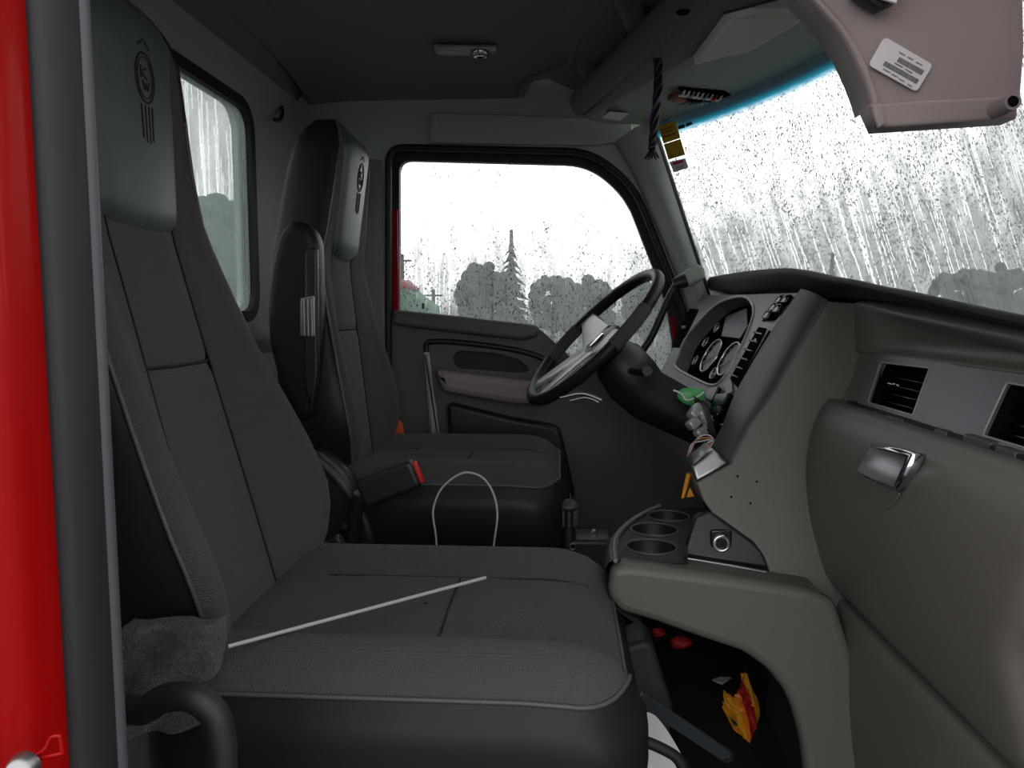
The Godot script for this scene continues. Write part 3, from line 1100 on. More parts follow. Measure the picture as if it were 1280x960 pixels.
func seats() -> void:
	seat("passenger_seat", "charcoal cloth passenger seat with a smooth headrest pad beside the red pillar", -1.08, -0.45, 0.255, 0.0, 1.0, 0.108, -0.582, -0.590)
	var d := seat("driver_seat", "dark driver seat with a folded up armrest beside the driver's door", -1.93, -0.50, 0.10, 0.055, 0.935, 0.02, -0.53, -0.488, 0.7)
	# folded armrest on its inner side
	var g := geo()
	g.prism(fillet([Vector3(-0.635, 1.063, -1.655), Vector3(-0.614, 1.146, -1.655), Vector3(-0.585, 1.178, -1.655), Vector3(-0.547, 1.168, -1.655), Vector3(-0.526, 1.132, -1.655), Vector3(-0.526, 0.994, -1.655), Vector3(-0.53, 0.836, -1.655), Vector3(-0.543, 0.744, -1.655), Vector3(-0.576, 0.729, -1.655), Vector3(-0.621, 0.814, -1.655), Vector3(-0.643, 0.906, -1.655), Vector3(-0.644, 0.994, -1.655)], 0.03), Vector3(0, 0, -0.07), 0.02)
	var arm := part("armrest", g, M.vinyl, d, "padded armrest folded upright")
	g = geo()
	g.prism(fillet([Vector3(-0.553, 1.111, -1.65), Vector3(-0.525, 1.114, -1.65), Vector3(-0.53, 0.837, -1.65), Vector3(-0.549, 0.748, -1.65), Vector3(-0.561, 0.819, -1.65)], 0.008), Vector3(0, 0, -0.02), 0.006)
	part("armrest_spine", g, M.black_plastic, arm)
	g = geo()
	g.prism(fillet([Vector3(-0.564, 1.006, -1.648), Vector3(-0.532, 1.013, -1.648), Vector3(-0.533, 0.923, -1.648), Vector3(-0.567, 0.923, -1.648)], 0.004), Vector3(0, 0, -0.012), 0.003)
	part("armrest_plate", g, M.brushed, arm, "grey ribbed metal plate")
	g = geo()
	for k in 3:
		var p: Vector3 = Vector3(-0.555, 1.004, -1.645) + Vector3(0.0085 * k, 0, 0)
		g.tube([p, p + Vector3(0, -0.08, 0)], 0.0014, 6)
	part("plate_rib", g, M.silver_plastic, arm)
	# recliner shield between backrest and cushion
	g = geo()
	g.prism(fillet([Vector3(-0.558, 0.664, -1.66), Vector3(-0.532, 0.675, -1.66), Vector3(-0.468, 0.621, -1.66), Vector3(-0.44, 0.549, -1.66), Vector3(-0.412, 0.485, -1.66), Vector3(-0.41, 0.421, -1.66), Vector3(-0.59, 0.417, -1.66), Vector3(-0.579, 0.528, -1.66)], 0.03), Vector3(0, 0, -0.05), 0.016)
	part("recliner_shield", g, M.black_plastic, d)
	g = geo()
	g.tube(spline([Vector3(-0.551, 0.663, -1.652), Vector3(-0.523, 0.64, -1.652), Vector3(-0.488, 0.605, -1.652), Vector3(-0.46, 0.565, -1.652)], 4), [0.004, 0.005, 0.006, 0.007, 0.008, 0.008, 0.009, 0.009, 0.010, 0.010, 0.009, 0.008, 0.006], 8)
	part("shield_edge", g, M.charcoal_plastic, d)
	g = geo()
	g.lathe([[0.001, 0.012], [0.012, 0.010], [0.016, 0.0]], Vector3(-0.478, 0.493, -1.66), Vector3(0, 0, 1), 16)
	part("recliner_knob", g, M.black_plastic, d)


# ---------------------------------------------------------------- dashboard
const FACE := Vector3(0.8726, -0.4756, -0.1134)      # points into the dashboard, square to the instrument panel

func dashboard() -> void:
	var o := thing("dashboard", "grey dashboard with instrument panel, air vents and glove box below the windscreen", "dashboard", Vector3(0.5, 0, -1.5))
	# padded top
	var top := [[-2.36, 0.445, 1.078], [-2.0, 0.472, 1.078], [-1.76, 0.490, 1.072], [-1.66, 0.500, 1.064], [-1.5, 0.506, 1.044], [-1.3, 0.515, 1.019], [-0.92, 0.532, 0.972], [-0.62, 0.54, 0.935]]
	var low := [[-2.36, 0.455, 1.04], [-2.1, 0.478, 1.020], [-1.85, 0.508, 1.022], [-1.66, 0.528, 1.014], [-1.5, 0.540, 1.0], [-1.40, 0.552, 0.998], [-1.15, 0.558, 0.976], [-0.9, 0.548, 0.953], [-0.62, 0.545, 0.925]]
	var rows := []
	for i in 41:
		var z := lerpf(-2.36, -0.62, i / 40.0)
		var t := Vector3(lut(top.map(func(q): return [q[0], q[1]]), z), lut(top.map(func(q): return [q[0], q[2]]), z), z)
		var l := Vector3(lut(low.map(func(q): return [q[0], q[1]]), z), lut(low.map(func(q): return [q[0], q[2]]), z), z)
		var d := absf(z - MID)
		var foot := Vector3(0.85 - 0.5 * d * d, 0.93, z)
		rows.append(spline([l + Vector3(0.05, 0.004, 0), l, l.lerp(t, 0.45) + Vector3(-0.008, 0, 0), t + Vector3(-0.002, -0.006, 0), t + Vector3(0.010, 0.001, 0), t + Vector3(0.05, -0.03, 0), t.lerp(foot, 0.5) + Vector3(0, -0.02, 0), foot], 3))
	part("dash_pad", geo().grid(rows), M.rubber, o, "black padded dashboard top")

	# instrument panel
	var opening: Array = spline([Vector3(0.3276, 0.8205, -2.1863), Vector3(0.3362, 0.8435, -2.2167), Vector3(0.3603, 0.8949, -2.2471), Vector3(0.394, 0.9484, -2.2124), Vector3(0.426, 0.9931, -2.1539), Vector3(0.4474, 1.0114, -2.0654), Vector3(0.4609, 1.014, -1.9727), Vector3(0.462, 0.9973, -1.8943), Vector3(0.454, 0.9706, -1.8435), Vector3(0.4337, 0.9264, -1.8148), Vector3(0.4084, 0.8769, -1.8019), Vector3(0.3822, 0.8286, -1.8011), Vector3(0.3638, 0.8029, -1.8346), Vector3(0.347, 0.8055, -1.9748)], 3, true)
	var g := geo()
	g.plate([Vector3(0.4213, 1.0249, -2.3231), Vector3(0.4695, 1.019, -1.9277), Vector3(0.5041, 1.0166, -1.6515), Vector3(0.4541, 0.9307, -1.6753), Vector3(0.3836, 0.8013, -1.675), Vector3(0.3527, 0.7385, -1.6497), Vector3(0.3426, 0.7644, -1.8363), Vector3(0.2917, 0.7829, -2.3049)], opening, FACE * 0.045)
	var panel := part("instrument_panel", g, M.bezel_grey, o)
	part("opening_rim", geo().tube(opening, 0.004, 8, true), M.silver_plastic, panel)
	g = geo()
	g.prism(opening.map(func(p): return p + FACE * 0.042), FACE * 0.01)
	part("gauge_board", g, M.matte_black, panel)
	var side := Vector3(0, 0, 1) - FACE * FACE.z
	side = side.normalized()
	var up := side.cross(FACE).normalized()
	if up.y < 0:
		up = -up
	for q in [[Vector3(0.4041, 0.8593, -2.0688), 0.048, true], [Vector3(0.4214, 0.8593, -1.9356), 0.046, true], [Vector3(0.3802, 0.8398, -2.1706), 0.014, false], [Vector3(0.408, 0.8912, -2.1724), 0.014, false], [Vector3(0.4331, 0.9318, -2.1494), 0.014, false], [Vector3(0.3939, 0.8196, -1.9803), 0.015, false]]:
		var c: Vector3 = q[0]
		var r: float = q[1]
		g = geo()
		g.lathe([[r * 0.98, 0.0], [0.001, -0.0005]], c, -FACE, 28)
		var dial := part("gauge", g, M.dial if q[2] else M.gloss_black, panel)
		part("gauge_ring", geo().tube(circle(c - FACE * 0.003, side * r, up * r, 32), 0.0028 if q[2] else 0.0018, 6, true), M.chrome, dial)
		g = geo()
		for k in (11 if q[2] else 5):
			var an := lerpf(-0.7, PI + 0.7, k / (10.0 if q[2] else 4.0))
			var e := side * cos(an) + up * sin(an)
			g.tube([c + e * r * 0.78 - FACE * 0.001, c + e * r * 0.93 - FACE * 0.001], 0.0007, 4)
		part("gauge_ticks", g, M.mark_white, dial)
		part("needle", geo().tube([c - FACE * 0.003, c - FACE * 0.003 + (side * -0.6 - up * 0.55) * r], 0.0012, 5), M.mark_white, dial)
	g = geo()
	g.prism([Vector3(0.4311, 0.9102, -2.0741), Vector3(0.4531, 0.9627, -2.125), Vector3(0.48, 0.9841, -2.0078), Vector3(0.4658, 0.9406, -1.9351), Vector3(0.448, 0.9089, -1.9385)], -FACE * 0.004, 0.001)
	part("display", g, M.screen_grey, panel, "dark grey display between the gauges")
	g = geo()
	g.prism(fillet([Vector3(0.394, 0.9848, -2.3651), Vector3(0.4043, 0.9823, -2.275), Vector3(0.3474, 0.8716, -2.249), Vector3(0.336, 0.8701, -2.3297)], 0.006), -FACE * 0.003, 0.001)
	var vent := part("side_vent", g, M.matte_black, panel)
	g = geo()
	g.box(Vector3(0.371, 0.9282, -2.3041) - FACE * 0.006, Vector3(0.012, 0.008, 0.014), 0.002)
	part("vent_tab", g, M.silver_plastic, vent)
	# switch bank and tall vents beside the gauges
	g = geo()
	g.prism([Vector3(0.4864, 1.0083, -1.7523), Vector3(0.4951, 1.0072, -1.681), Vector3(0.4666, 0.9593, -1.6996), Vector3(0.4553, 0.9549, -1.7677)], -FACE * 0.002)
	var bank := part("switch_bank", g, M.matte_black, panel)
	for q in [Vector3(0.4865, 1.0009, -1.7208), Vector3(0.4758, 0.9835, -1.7299), Vector3(0.465, 0.9659, -1.7391), Vector3(0.4901, 1.0005, -1.6917), Vector3(0.4773, 0.98, -1.7039)]:
		g = geo()
		g.box(q - FACE * 0.006, Vector3(0.012, 0.022, 0.03), 0.003, Basis(-FACE, up, side))
		part("switch", g, M.gloss_black, bank)
	part("switch_mark", geo().tube([Vector3(0.4728, 0.9782, -1.7309), Vector3(0.4754, 0.9748, -1.6966), Vector3(0.4843, 0.992, -1.7002)], 0.0015, 5), M.mark_white, bank)
	g = geo()
	g.prism([Vector3(0.4998, 1.0119, -1.6641), Vector3(0.5022, 1.0115, -1.6447), Vector3(0.464, 0.9447, -1.6582), Vector3(0.4624, 0.9476, -1.6828)], -FACE * 0.002)
	part("slot", g, M.matte_black, panel)
	g = geo()
	g.prism(fillet([Vector3(0.4485, 0.9423, -1.7672), Vector3(0.4535, 0.9399, -1.7186), Vector3(0.3877, 0.8132, -1.6943), Vector3(0.3858, 0.825, -1.7583)], 0.005), -FACE * 0.002)
	vent = part("tall_vent", g, M.matte_black, panel)
	for q in [Vector3(0.4437, 0.9269, -1.7396), Vector3(0.4339, 0.9091, -1.7403), Vector3(0.4235, 0.8896, -1.7384), Vector3(0.4131, 0.8701, -1.7365), Vector3(0.4027, 0.8505, -1.7345), Vector3(0.3928, 0.8325, -1.7352)]:
		g = geo()
		g.box(q - FACE * 0.004, Vector3(0.006, 0.004, 0.055), 0.0012, Basis(-FACE, up, side))
		part("slat", g, M.gloss_black, vent)
	g = geo()
	g.lathe([[0.0005, 0.004], [0.004, 0.002], [0.004, 0.0]], Vector3(0.4365, 0.9113, -1.7298) - FACE * 0.006, -FACE, 8)
	part("vent_tab", g, M.chrome, vent)
	g = geo()
	g.prism([Vector3(0.4541, 0.9368, -1.7012), Vector3(0.4553, 0.9324, -1.6736), Vector3(0.3877, 0.806, -1.6637), Vector3(0.3877, 0.8132, -1.6943)], -FACE * 0.002)
	part("slot", g, M.matte_black, panel)
	for q in [[[Vector3(0.3585, 0.7933, -1.835), Vector3(0.3713, 0.8017, -1.7718), Vector3(0.3531, 0.7648, -1.757), Vector3(0.3487, 0.7695, -1.8101)], 0.012], [[Vector3(0.3783, 0.8146, -1.7722), Vector3(0.3866, 0.8215, -1.7373), Vector3(0.3815, 0.8025, -1.6963), Vector3(0.3708, 0.7877, -1.7169)], 0.004], [[Vector3(0.3666, 0.7852, -1.7386), Vector3(0.3801, 0.7944, -1.6736), Vector3(0.366, 0.7672, -1.668), Vector3(0.3524, 0.756, -1.7257)], 0.02], [[Vector3(0.3519, 0.7546, -1.7232), Vector3(0.3655, 0.7658, -1.6656), Vector3(0.351, 0.7373, -1.6576), Vector3(0.3379, 0.7257, -1.7105)], 0.024], [[Vector3(0.3374, 0.7243, -1.708), Vector3(0.3493, 0.7339, -1.6569), Vector3(0.3384, 0.7123, -1.6504), Vector3(0.3275, 0.7042, -1.6994)], 0.026]]:
		g = geo()
		g.prism(q[0], -FACE * q[1], 0.003)
		part("rocker_switch", g, M.gloss_black, panel)

	# dark wing that wraps round the driver
	var ins: Array = spline([Vector3(0.5058, 1.02, -1.6522), Vector3(0.4541, 0.9307, -1.6753), Vector3(0.3836, 0.8013, -1.675), Vector3(0.3483, 0.7269, -1.6351), Vector3(0.3263, 0.685, -1.6285)], 4)
	var outs: Array = spline([Vector3(0.502, 0.9979, -1.4797), Vector3(0.4397, 0.9111, -1.4433), Vector3(0.3822, 0.8245, -1.4069), Vector3(0.3417, 0.776, -1.3865), Vector3(0.3021, 0.7098, -1.3587)], 4)
	rows = []
	for k in ins.size():
		var a: Vector3 = ins[k]
		var b: Vector3 = outs[k]
		rows.append(spline([a + FACE * 0.04, a, a.lerp(b, 0.3) + Vector3(-0.016, 0.010, 0.0), a.lerp(b, 0.75) + Vector3(-0.014, 0.009, 0.006), b, b + Vector3(0.03, -0.012, -0.03)], 3))
	part("wing", geo().grid(rows), M.charcoal_plastic, o, "dark curved surround at the end of the instrument panel")
	g = geo()
	g.prism([Vector3(0.2339, 0.7062, -1.3512), Vector3(0.2717, 0.7345, -1.3631), Vector3(0.2996, 0.7122, -1.3537), Vector3(0.241, 0.6814, -1.3408)], Vector3(0, 0, -0.08), 0.006)
	part("metal_bracket", g, M.brushed, o, "bare metal bracket below the wing")

	# side of the centre stack that faces the passenger
	g = geo()
	var outline: Array = [Vector3(0.4989, 0.9964, -1.4791), Vector3(0.4413, 0.9126, -1.4439), Vector3(0.3837, 0.8259, -1.4075), Vector3(0.3418, 0.7774, -1.3871), Vector3(0.3035, 0.7098, -1.3587), Vector3(0.2419, 0.6789, -1.3457), Vector3(0.2515, 0.6492, -1.3332), Vector3(0.2655, 0.6301, -1.3253), Vector3(0.3332, 0.5846, -1.3061), Vector3(0.3489, 0.5627, -1.2969), Vector3(0.3563, 0.5384, -1.2867), Vector3(0.4149, 0.4869, -1.2651), Vector3(0.5189, 0.4891, -1.266), Vector3(0.58, 0.9919, -1.4772)]
	g.prism(outline, Vector3(0, 0, -0.09), 0.004)
	var stack := part("stack_side", g, M.grey_plastic, o)
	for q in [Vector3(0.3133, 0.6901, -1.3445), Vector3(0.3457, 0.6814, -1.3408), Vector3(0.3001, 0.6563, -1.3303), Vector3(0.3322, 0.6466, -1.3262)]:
		part("screw_hole_shade", geo().lathe([[0.0022, 0.0], [0.0002, 0.001]], q + Vector3(0, 0, -0.005), Vector3(0, 0.39, 0.92), 8), M.matte_black, stack)  # flat dark disc painted as the shade inside a screw hole
	g = geo()
	g.prism([Vector3(0.2149, 0.5657, -1.2922), Vector3(0.2368, 0.6248, -1.317), Vector3(0.259, 0.6328, -1.3204), Vector3(0.3292, 0.5874, -1.3013), Vector3(0.3441, 0.5717, -1.2947), Vector3(0.3529, 0.5486, -1.285)], Vector3(0, 0, -0.02), 0.004)
	var socket := part("outlet_panel", g, M.black_plastic, o)
	g = geo()
	g.box(Vector3(0.2767, 0.5866, -1.301), Vector3(0.036, 0.042, 0.008), 0.004)
	part("outlet_bezel", g, M.gloss_black, socket)
	g = geo()
	g.lathe([[0.010, 0.002], [0.0105, 0.008], [0.014, 0.009], [0.0155, 0.006], [0.0155, 0.0]], Vector3(0.2766, 0.5853, -1.3004), Vector3(0, 0, 1), 24)
	part("outlet_ring", g, M.chrome, socket)
	g = geo()
	g.lathe([[0.0105, 0.003], [0.0002, 0.002]], Vector3(0.2766, 0.5853, -1.3004), Vector3(0, 0, 1), 20)
	part("outlet_well", g, M.matte_black, socket)
	g = geo()
	g.box(Vector3(0.2804, 0.6028, -1.3078), Vector3(0.03, 0.006, 0.012), 0.002)
	part("outlet_lid", g, M.charcoal_plastic, socket)
	g = geo()
	g.prism([Vector3(0.2175, 0.5633, -1.2912), Vector3(0.35, 0.5449, -1.2835), Vector3(0.3495, 0.5389, -1.2809), Vector3(0.2145, 0.5571, -1.2886)], Vector3(0, 0, 0.006), 0.002)
	part("outlet_sill", g, M.brushed, socket)

	# passenger side: upper panel with a hollow above the vents
	rows = []
	for i in 34:
		var z := lerpf(-1.475, -0.64, i / 33.0)
		var ty := 0.999 - 0.083 * (z + 1.47)
		var k := smoothstep(-1.43, -1.27, z)
		var tx := 0.555
		rows.append(spline([Vector3(tx + 0.02, ty + 0.004, z), Vector3(tx - 0.003, ty - 0.003, z), Vector3(tx - 0.006 - 0.004 * k, ty - 0.012, z), Vector3(lerpf(0.548, 0.560, k), ty - 0.026, z), Vector3(lerpf(0.543, 0.573, k), lerpf(ty - 0.05, 0.930, k), z), Vector3(lerpf(0.542, 0.570, k), 0.915, z), Vector3(lerpf(0.540, 0.556, k), 0.906, z), Vector3(0.56, 0.900, z)], 3))
	part("upper_panel", geo().grid(rows), M.grey_plastic, o)
	# corner between the stack and the vent trim
	rows = []
	for z in [-1.475, -1.44, -1.40, -1.37, -1.35, -1.31]:
		rows.append([Vector3(0.548, 0.908, z), Vector3(0.530, 0.86, z), Vector3(0.506, 0.82, z), Vector3(0.485, 0.79, z), Vector3(0.46, 0.70, z), Vector3(0.455, 0.6, z), Vector3(0.46, 0.48, z)])
	part("corner_panel", geo().grid(rows), M.grey_plastic, o)
	# vent trim: a band of two openings
	var bx := func(y: float) -> float: return 0.545 - (0.905 - y) * 0.53
	var bp := func(y: float, z: float) -> Vector3: return Vector3(bx.call(y), y, z)
	var into := Vector3(0.88, -0.47, 0) * 0.03
	var left: Array = fillet([Vector3(0.5386, 0.893, -1.3243), Vector3(0.5403, 0.8961, -1.1567), Vector3(0.5055, 0.8305, -1.1249), Vector3(0.5051, 0.8298, -1.285)], [0.006, 0.003, 0.003, 0.006])
	var right: Array = fillet([bp.call(0.893, -0.958), bp.call(0.893, -0.76), bp.call(0.831, -0.74), bp.call(0.831, -0.942)], 0.006)
	g = geo()
	g.plate(fillet([bp.call(0.906, -1.372), bp.call(0.906, -1.10), bp.call(0.817, -1.10), bp.call(0.817, -1.322)], [0.03, 0.0, 0.0, 0.03], 6), left, into)
	g.prism([bp.call(0.905, -1.10), bp.call(0.905, -1.0), bp.call(0.818, -1.0), bp.call(0.818, -1.10)], into)
	g.plate([bp.call(0.905, -1.0), bp.call(0.905, -0.70), bp.call(0.818, -0.70), bp.call(0.818, -1.0)], right, into)
	var trim := part("vent_trim", g, M.vent_trim, o, "slate grey band around the passenger air vents")
	for v in [left, right]:
		g = geo()
		g.prism(v.map(func(p): return p + into * 0.95), into * 0.6)
		var heart := Vector3.ZERO
		for p in v:
			heart += p / v.size()
		var mouth: Array = v.map(func(p): return p.lerp(heart, 0.02) + into * 0.12)
		g.grid([mouth, mouth.map(func(p): return p + into * 0.86)], true)
		var hole := part("vent", g, M.matte_black, trim)
		part("vent_rim", geo().tube(v, 0.0014, 6, true), M.silver_plastic, hole)
		for k in 4:
			var t := (k + 0.6) / 4.4
			var a: Vector3 = v[0].lerp(v[-1], t)
			var m: int = v.size() / 2
			var b: Vector3 = v[m - 1].lerp(v[m], t) if false else Vector3(a.x, a.y, v[m - 1].z)
			g = geo()
			g.box((a + b) * 0.5 + into * 0.7, Vector3(0.016, 0.0025, absf(b.z - a.z) * 0.98), 0.0008)
			part("slat", g, M.gloss_black, hole)
	part("vent_symbol", geo().tube([Vector3(0.5234, 0.8643, -1.2558), Vector3(0.5234, 0.8642, -1.2437)], 0.0012, 5).tube([Vector3(0.5236, 0.8647, -1.2385), Vector3(0.5239, 0.8652, -1.2333)], 0.0012, 5).tube([Vector3(0.5237, 0.8648, -1.2242), Vector3(0.5234, 0.8642, -1.2177)], 0.0012, 5), M.mark_white, trim)
	# shelf gap below the band, with what lies in it
	g = geo()
	g.box(Vector3(0.545, 0.80, -1.02), Vector3(0.10, 0.05, 0.66), 0.0)
	g.box(Vector3(0.56, 0.62, -1.04), Vector3(0.12, 0.36, 0.80), 0.0)
	g.box(Vector3(0.605, 0.945, -1.72), Vector3(0.06, 0.09, 0.62), 0.0)
	g.box(Vector3(0.60, 0.91, -1.18), Vector3(0.05, 0.04, 0.46), 0.0)
	part("gap_filler", g, M.black_plastic, o)  # added filler blocks behind the panels, closing gaps so they stay dark
	for q in [[Vector3(0.4963, 0.8132, -1.2702), 0.014], [Vector3(0.4965, 0.8136, -1.2295), 0.01], [Vector3(0.4971, 0.8147, -1.1533), 0.05], [Vector3(0.4982, 0.8168, -1.0183), 0.03], [Vector3(0.5003, 0.8206, -0.9366), 0.06], [Vector3(0.4994, 0.819, -0.8743), 0.04]]:
		g = geo()
		g.box(q[0] + Vector3(0.004, -0.006, 0), Vector3(0.02, 0.03, q[1]), 0.003)
		part("shelf_clip", g, M.charcoal_plastic, o)

	# glove box lid
	var lid := [[0.512, 0.468], [0.53, 0.452], [0.56, 0.443], [0.62, 0.431], [0.70, 0.425], [0.76, 0.431], [0.80, 0.443], [0.822, 0.458]]
	var end := [[0.512, -0.70], [0.58, -0.715], [0.655, -0.728], [0.70, -0.712], [0.76, -0.69], [0.822, -0.68]]
	rows = []
	for i in 25:
		var y := lerpf(0.512, 0.822, i / 24.0)
		var x := lut(lid, y)
		var z1 := lut(end, y)
		var row := [Vector3(x + 0.075, y, -1.44)]
		for k in 25:
			var z := lerpf(-1.425, z1, k / 24.0)
			var back := 0.035 * pow(maxf(0.0, (-1.30 - z) / 0.125), 2.0)
			row.append(Vector3(x + back + 0.006 * pow(maxf(0.0, (z - z1 + 0.02) / 0.02), 2.0), y, z))
		row.append(Vector3(x + 0.05, y, z1 + 0.004))
		rows.append(row)
	var under := []
	var over := []
	for p in rows[0]:
		under.append(p + Vector3(0.045, 0.006, 0))
	for p in rows[-1]:
		over.append(p + Vector3(0.045, -0.002, 0))
	rows.push_front(under)
	rows.append(over)
	var lidpart := part("glove_box_lid", geo().grid(rows), M.grey_plastic, o)
	var quad: Array = [Vector3(0.428, 0.802, -1.051), Vector3(0.428, 0.809, -0.933), Vector3(0.428, 0.755, -0.97), Vector3(0.428, 0.753, -1.098)]
	g = geo()
	g.prism(quad.map(func(p): return p + Vector3(0.012, 0, 0)), Vector3(-0.022, 0, 0), 0.005)
	part("latch", g, M.chrome, lidpart, "chrome glove box latch")
	g = geo()
	g.prism(fillet([Vector3(0.428, 0.749, -1.103), Vector3(0.428, 0.753, -0.97), Vector3(0.428, 0.73, -0.99), Vector3(0.428, 0.719, -1.014), Vector3(0.428, 0.715, -1.099), Vector3(0.428, 0.724, -1.112)], 0.008), Vector3(-0.003, 0, 0), 0.001)
	part("latch_recess", g, M.grey_plastic, lidpart)
	# end of the dashboard beyond the lid
	g = geo()
	g.prism(fillet([Vector3(0.43, 0.66, -0.70), Vector3(0.445, 0.82, -0.66), Vector3(0.545, 0.93, -0.66), Vector3(0.75, 0.93, -0.66), Vector3(0.75, 0.3, -0.70), Vector3(0.47, 0.50, -0.70)], 0.02), Vector3(0, 0, 0.1), 0.01)
	part("end_panel", g, M.grey_plastic, o)
	# lower panel below the lid
	rows = []
	for i in 13:
		var z := lerpf(-1.29, -0.63, i / 12.0)
		rows.append(spline([Vector3(0.53, 0.502, z), Vector3(0.475, 0.502, z), Vector3(0.462, 0.49, z), Vector3(0.460, 0.46, z), Vector3(0.462, 0.38, z), Vector3(0.472, 0.28, z), Vector3(0.50, 0.14, z), Vector3(0.53, 0.03, z)], 3))
	part("lower_panel", geo().grid(rows), M.grey_plastic, o)
	# driver's knee panel
	rows = []
	for i in 9:
		var z := lerpf(-2.40, -1.56, i / 8.0)
		rows.append(spline([Vector3(0.30, 0.79, z), Vector3(0.33, 0.70, z), Vector3(0.40, 0.6, z), Vector3(0.46, 0.45, z), Vector3(0.52, 0.25, z), Vector3(0.6, 0.1, z)], 3))
	part("knee_panel", geo().grid(rows), M.black_plastic, o)


func console() -> void:
	var o := thing("center_console", "grey floor console with cup holders rising to the dashboard", "console", Vector3(0.3, 0, -1.4))
	var g := geo()
	var outline: Array = fillet([Vector3(0.084, 0.568, -1.2), Vector3(0.107, 0.575, -1.2), Vector3(0.255, 0.559, -1.2), Vector3(0.389, 0.541, -1.2), Vector3(0.436, 0.524, -1.2), Vector3(0.482, 0.396, -1.2), Vector3(0.516, 0.251, -1.2), Vector3(0.553, -0.066, -1.2), Vector3(0.44, -0.072, -1.2), Vector3(0.407, 0.205, -1.2), Vector3(0.394, 0.286, -1.2), Vector3(0.378, 0.342, -1.2), Vector3(0.362, 0.374, -1.2), Vector3(0.336, 0.407, -1.2), Vector3(0.296, 0.435, -1.2), Vector3(0.233, 0.455, -1.2), Vector3(0.149, 0.484, -1.2), Vector3(0.1, 0.497, -1.2), Vector3(0.079, 0.524, -1.2)], 0.012)
	g.prism(outline, Vector3(0, 0, -0.04), 0.014)
	part("side_panel", g, M.grey_plastic, o)
	g = geo()
	g.prism(outline.map(func(p): return p + Vector3(0.15, -0.03, -0.36)), Vector3(0, 0, -0.03), 0.01)
	part("side_panel", g, M.grey_plastic, o)
	# cup holder deck in three strips, each with its own well
	var deck := 0.578
	var cups := [[0.158, -1.292, 0.043, -1.245, -1.345, 0.212, 0.228], [0.176, -1.398, 0.043, -1.345, -1.45, 0.228, 0.262], [0.215, -1.493, 0.040, -1.45, -1.56, 0.262, 0.30]]
	var lip := [[-1.205, 0.085], [-1.28, 0.088], [-1.345, 0.097], [-1.40, 0.114], [-1.45, 0.134], [-1.51, 0.165], [-1.56, 0.20]]
	for c in cups:
		var mid := Vector3(c[0], deck, c[1])
		var quad := [Vector3(c[5], deck, c[3]), Vector3(c[6], deck, c[4])]
		for k in 5:
			var z := lerpf(c[4], c[3], k / 4.0)
			quad.append(Vector3(lut([[-1.56, 0.20], [-1.51, 0.165], [-1.45, 0.134], [-1.40, 0.114], [-1.345, 0.097], [-1.28, 0.088], [-1.205, 0.085]], z), deck, z))
		g = geo()
		g.plate(quad, circle(mid, Vector3(c[2], 0, 0), Vector3(0, 0, c[2]), 28), Vector3(0, -0.012, 0))
		var strip := part("deck", g, M.black_plastic, o)
		g = geo()
		g.lathe([[c[2], 0.0], [c[2] * 0.93, -0.075], [0.001, -0.076]], mid, Vector3.UP, 28)
		part("cup_well", g, M.black_plastic, strip)
		part("cup_rim", geo().tube(circle(mid, Vector3(c[2], 0, 0), Vector3(0, 0, c[2]), 32), 0.0025, 6, true), M.charcoal_plastic, strip)
	var rows := []
	for q in lip:
		var p := Vector3(q[1], deck + 0.003, q[0])
		rows.append(spline([p + Vector3(0.012, 0.0, 0), p, p + Vector3(-0.008, -0.01, 0), p + Vector3(-0.010, -0.03, 0), p + Vector3(0.004, -0.075, 0), p + Vector3(0.05, -0.11, 0)], 3))
	part("nose", geo().grid(rows), M.charcoal_plastic, o)
	var edge := []
	for q in lip:
		edge.append(Vector3(q[1] + 0.006, deck + 0.003, q[0]))
	part("nose_rim", geo().tube(spline(edge, 3), 0.0035, 8), M.bezel_grey, o)
	g = geo()
	g.prism(fillet([Vector3(0.10, 0.574, -1.206), Vector3(0.24, 0.558, -1.206), Vector3(0.42, 0.532, -1.206), Vector3(0.42, 0.505, -1.206), Vector3(0.10, 0.55, -1.206)], 0.006), Vector3(0, 0, -0.085), 0.006)
	part("shelf", g, M.grey_plastic, o)


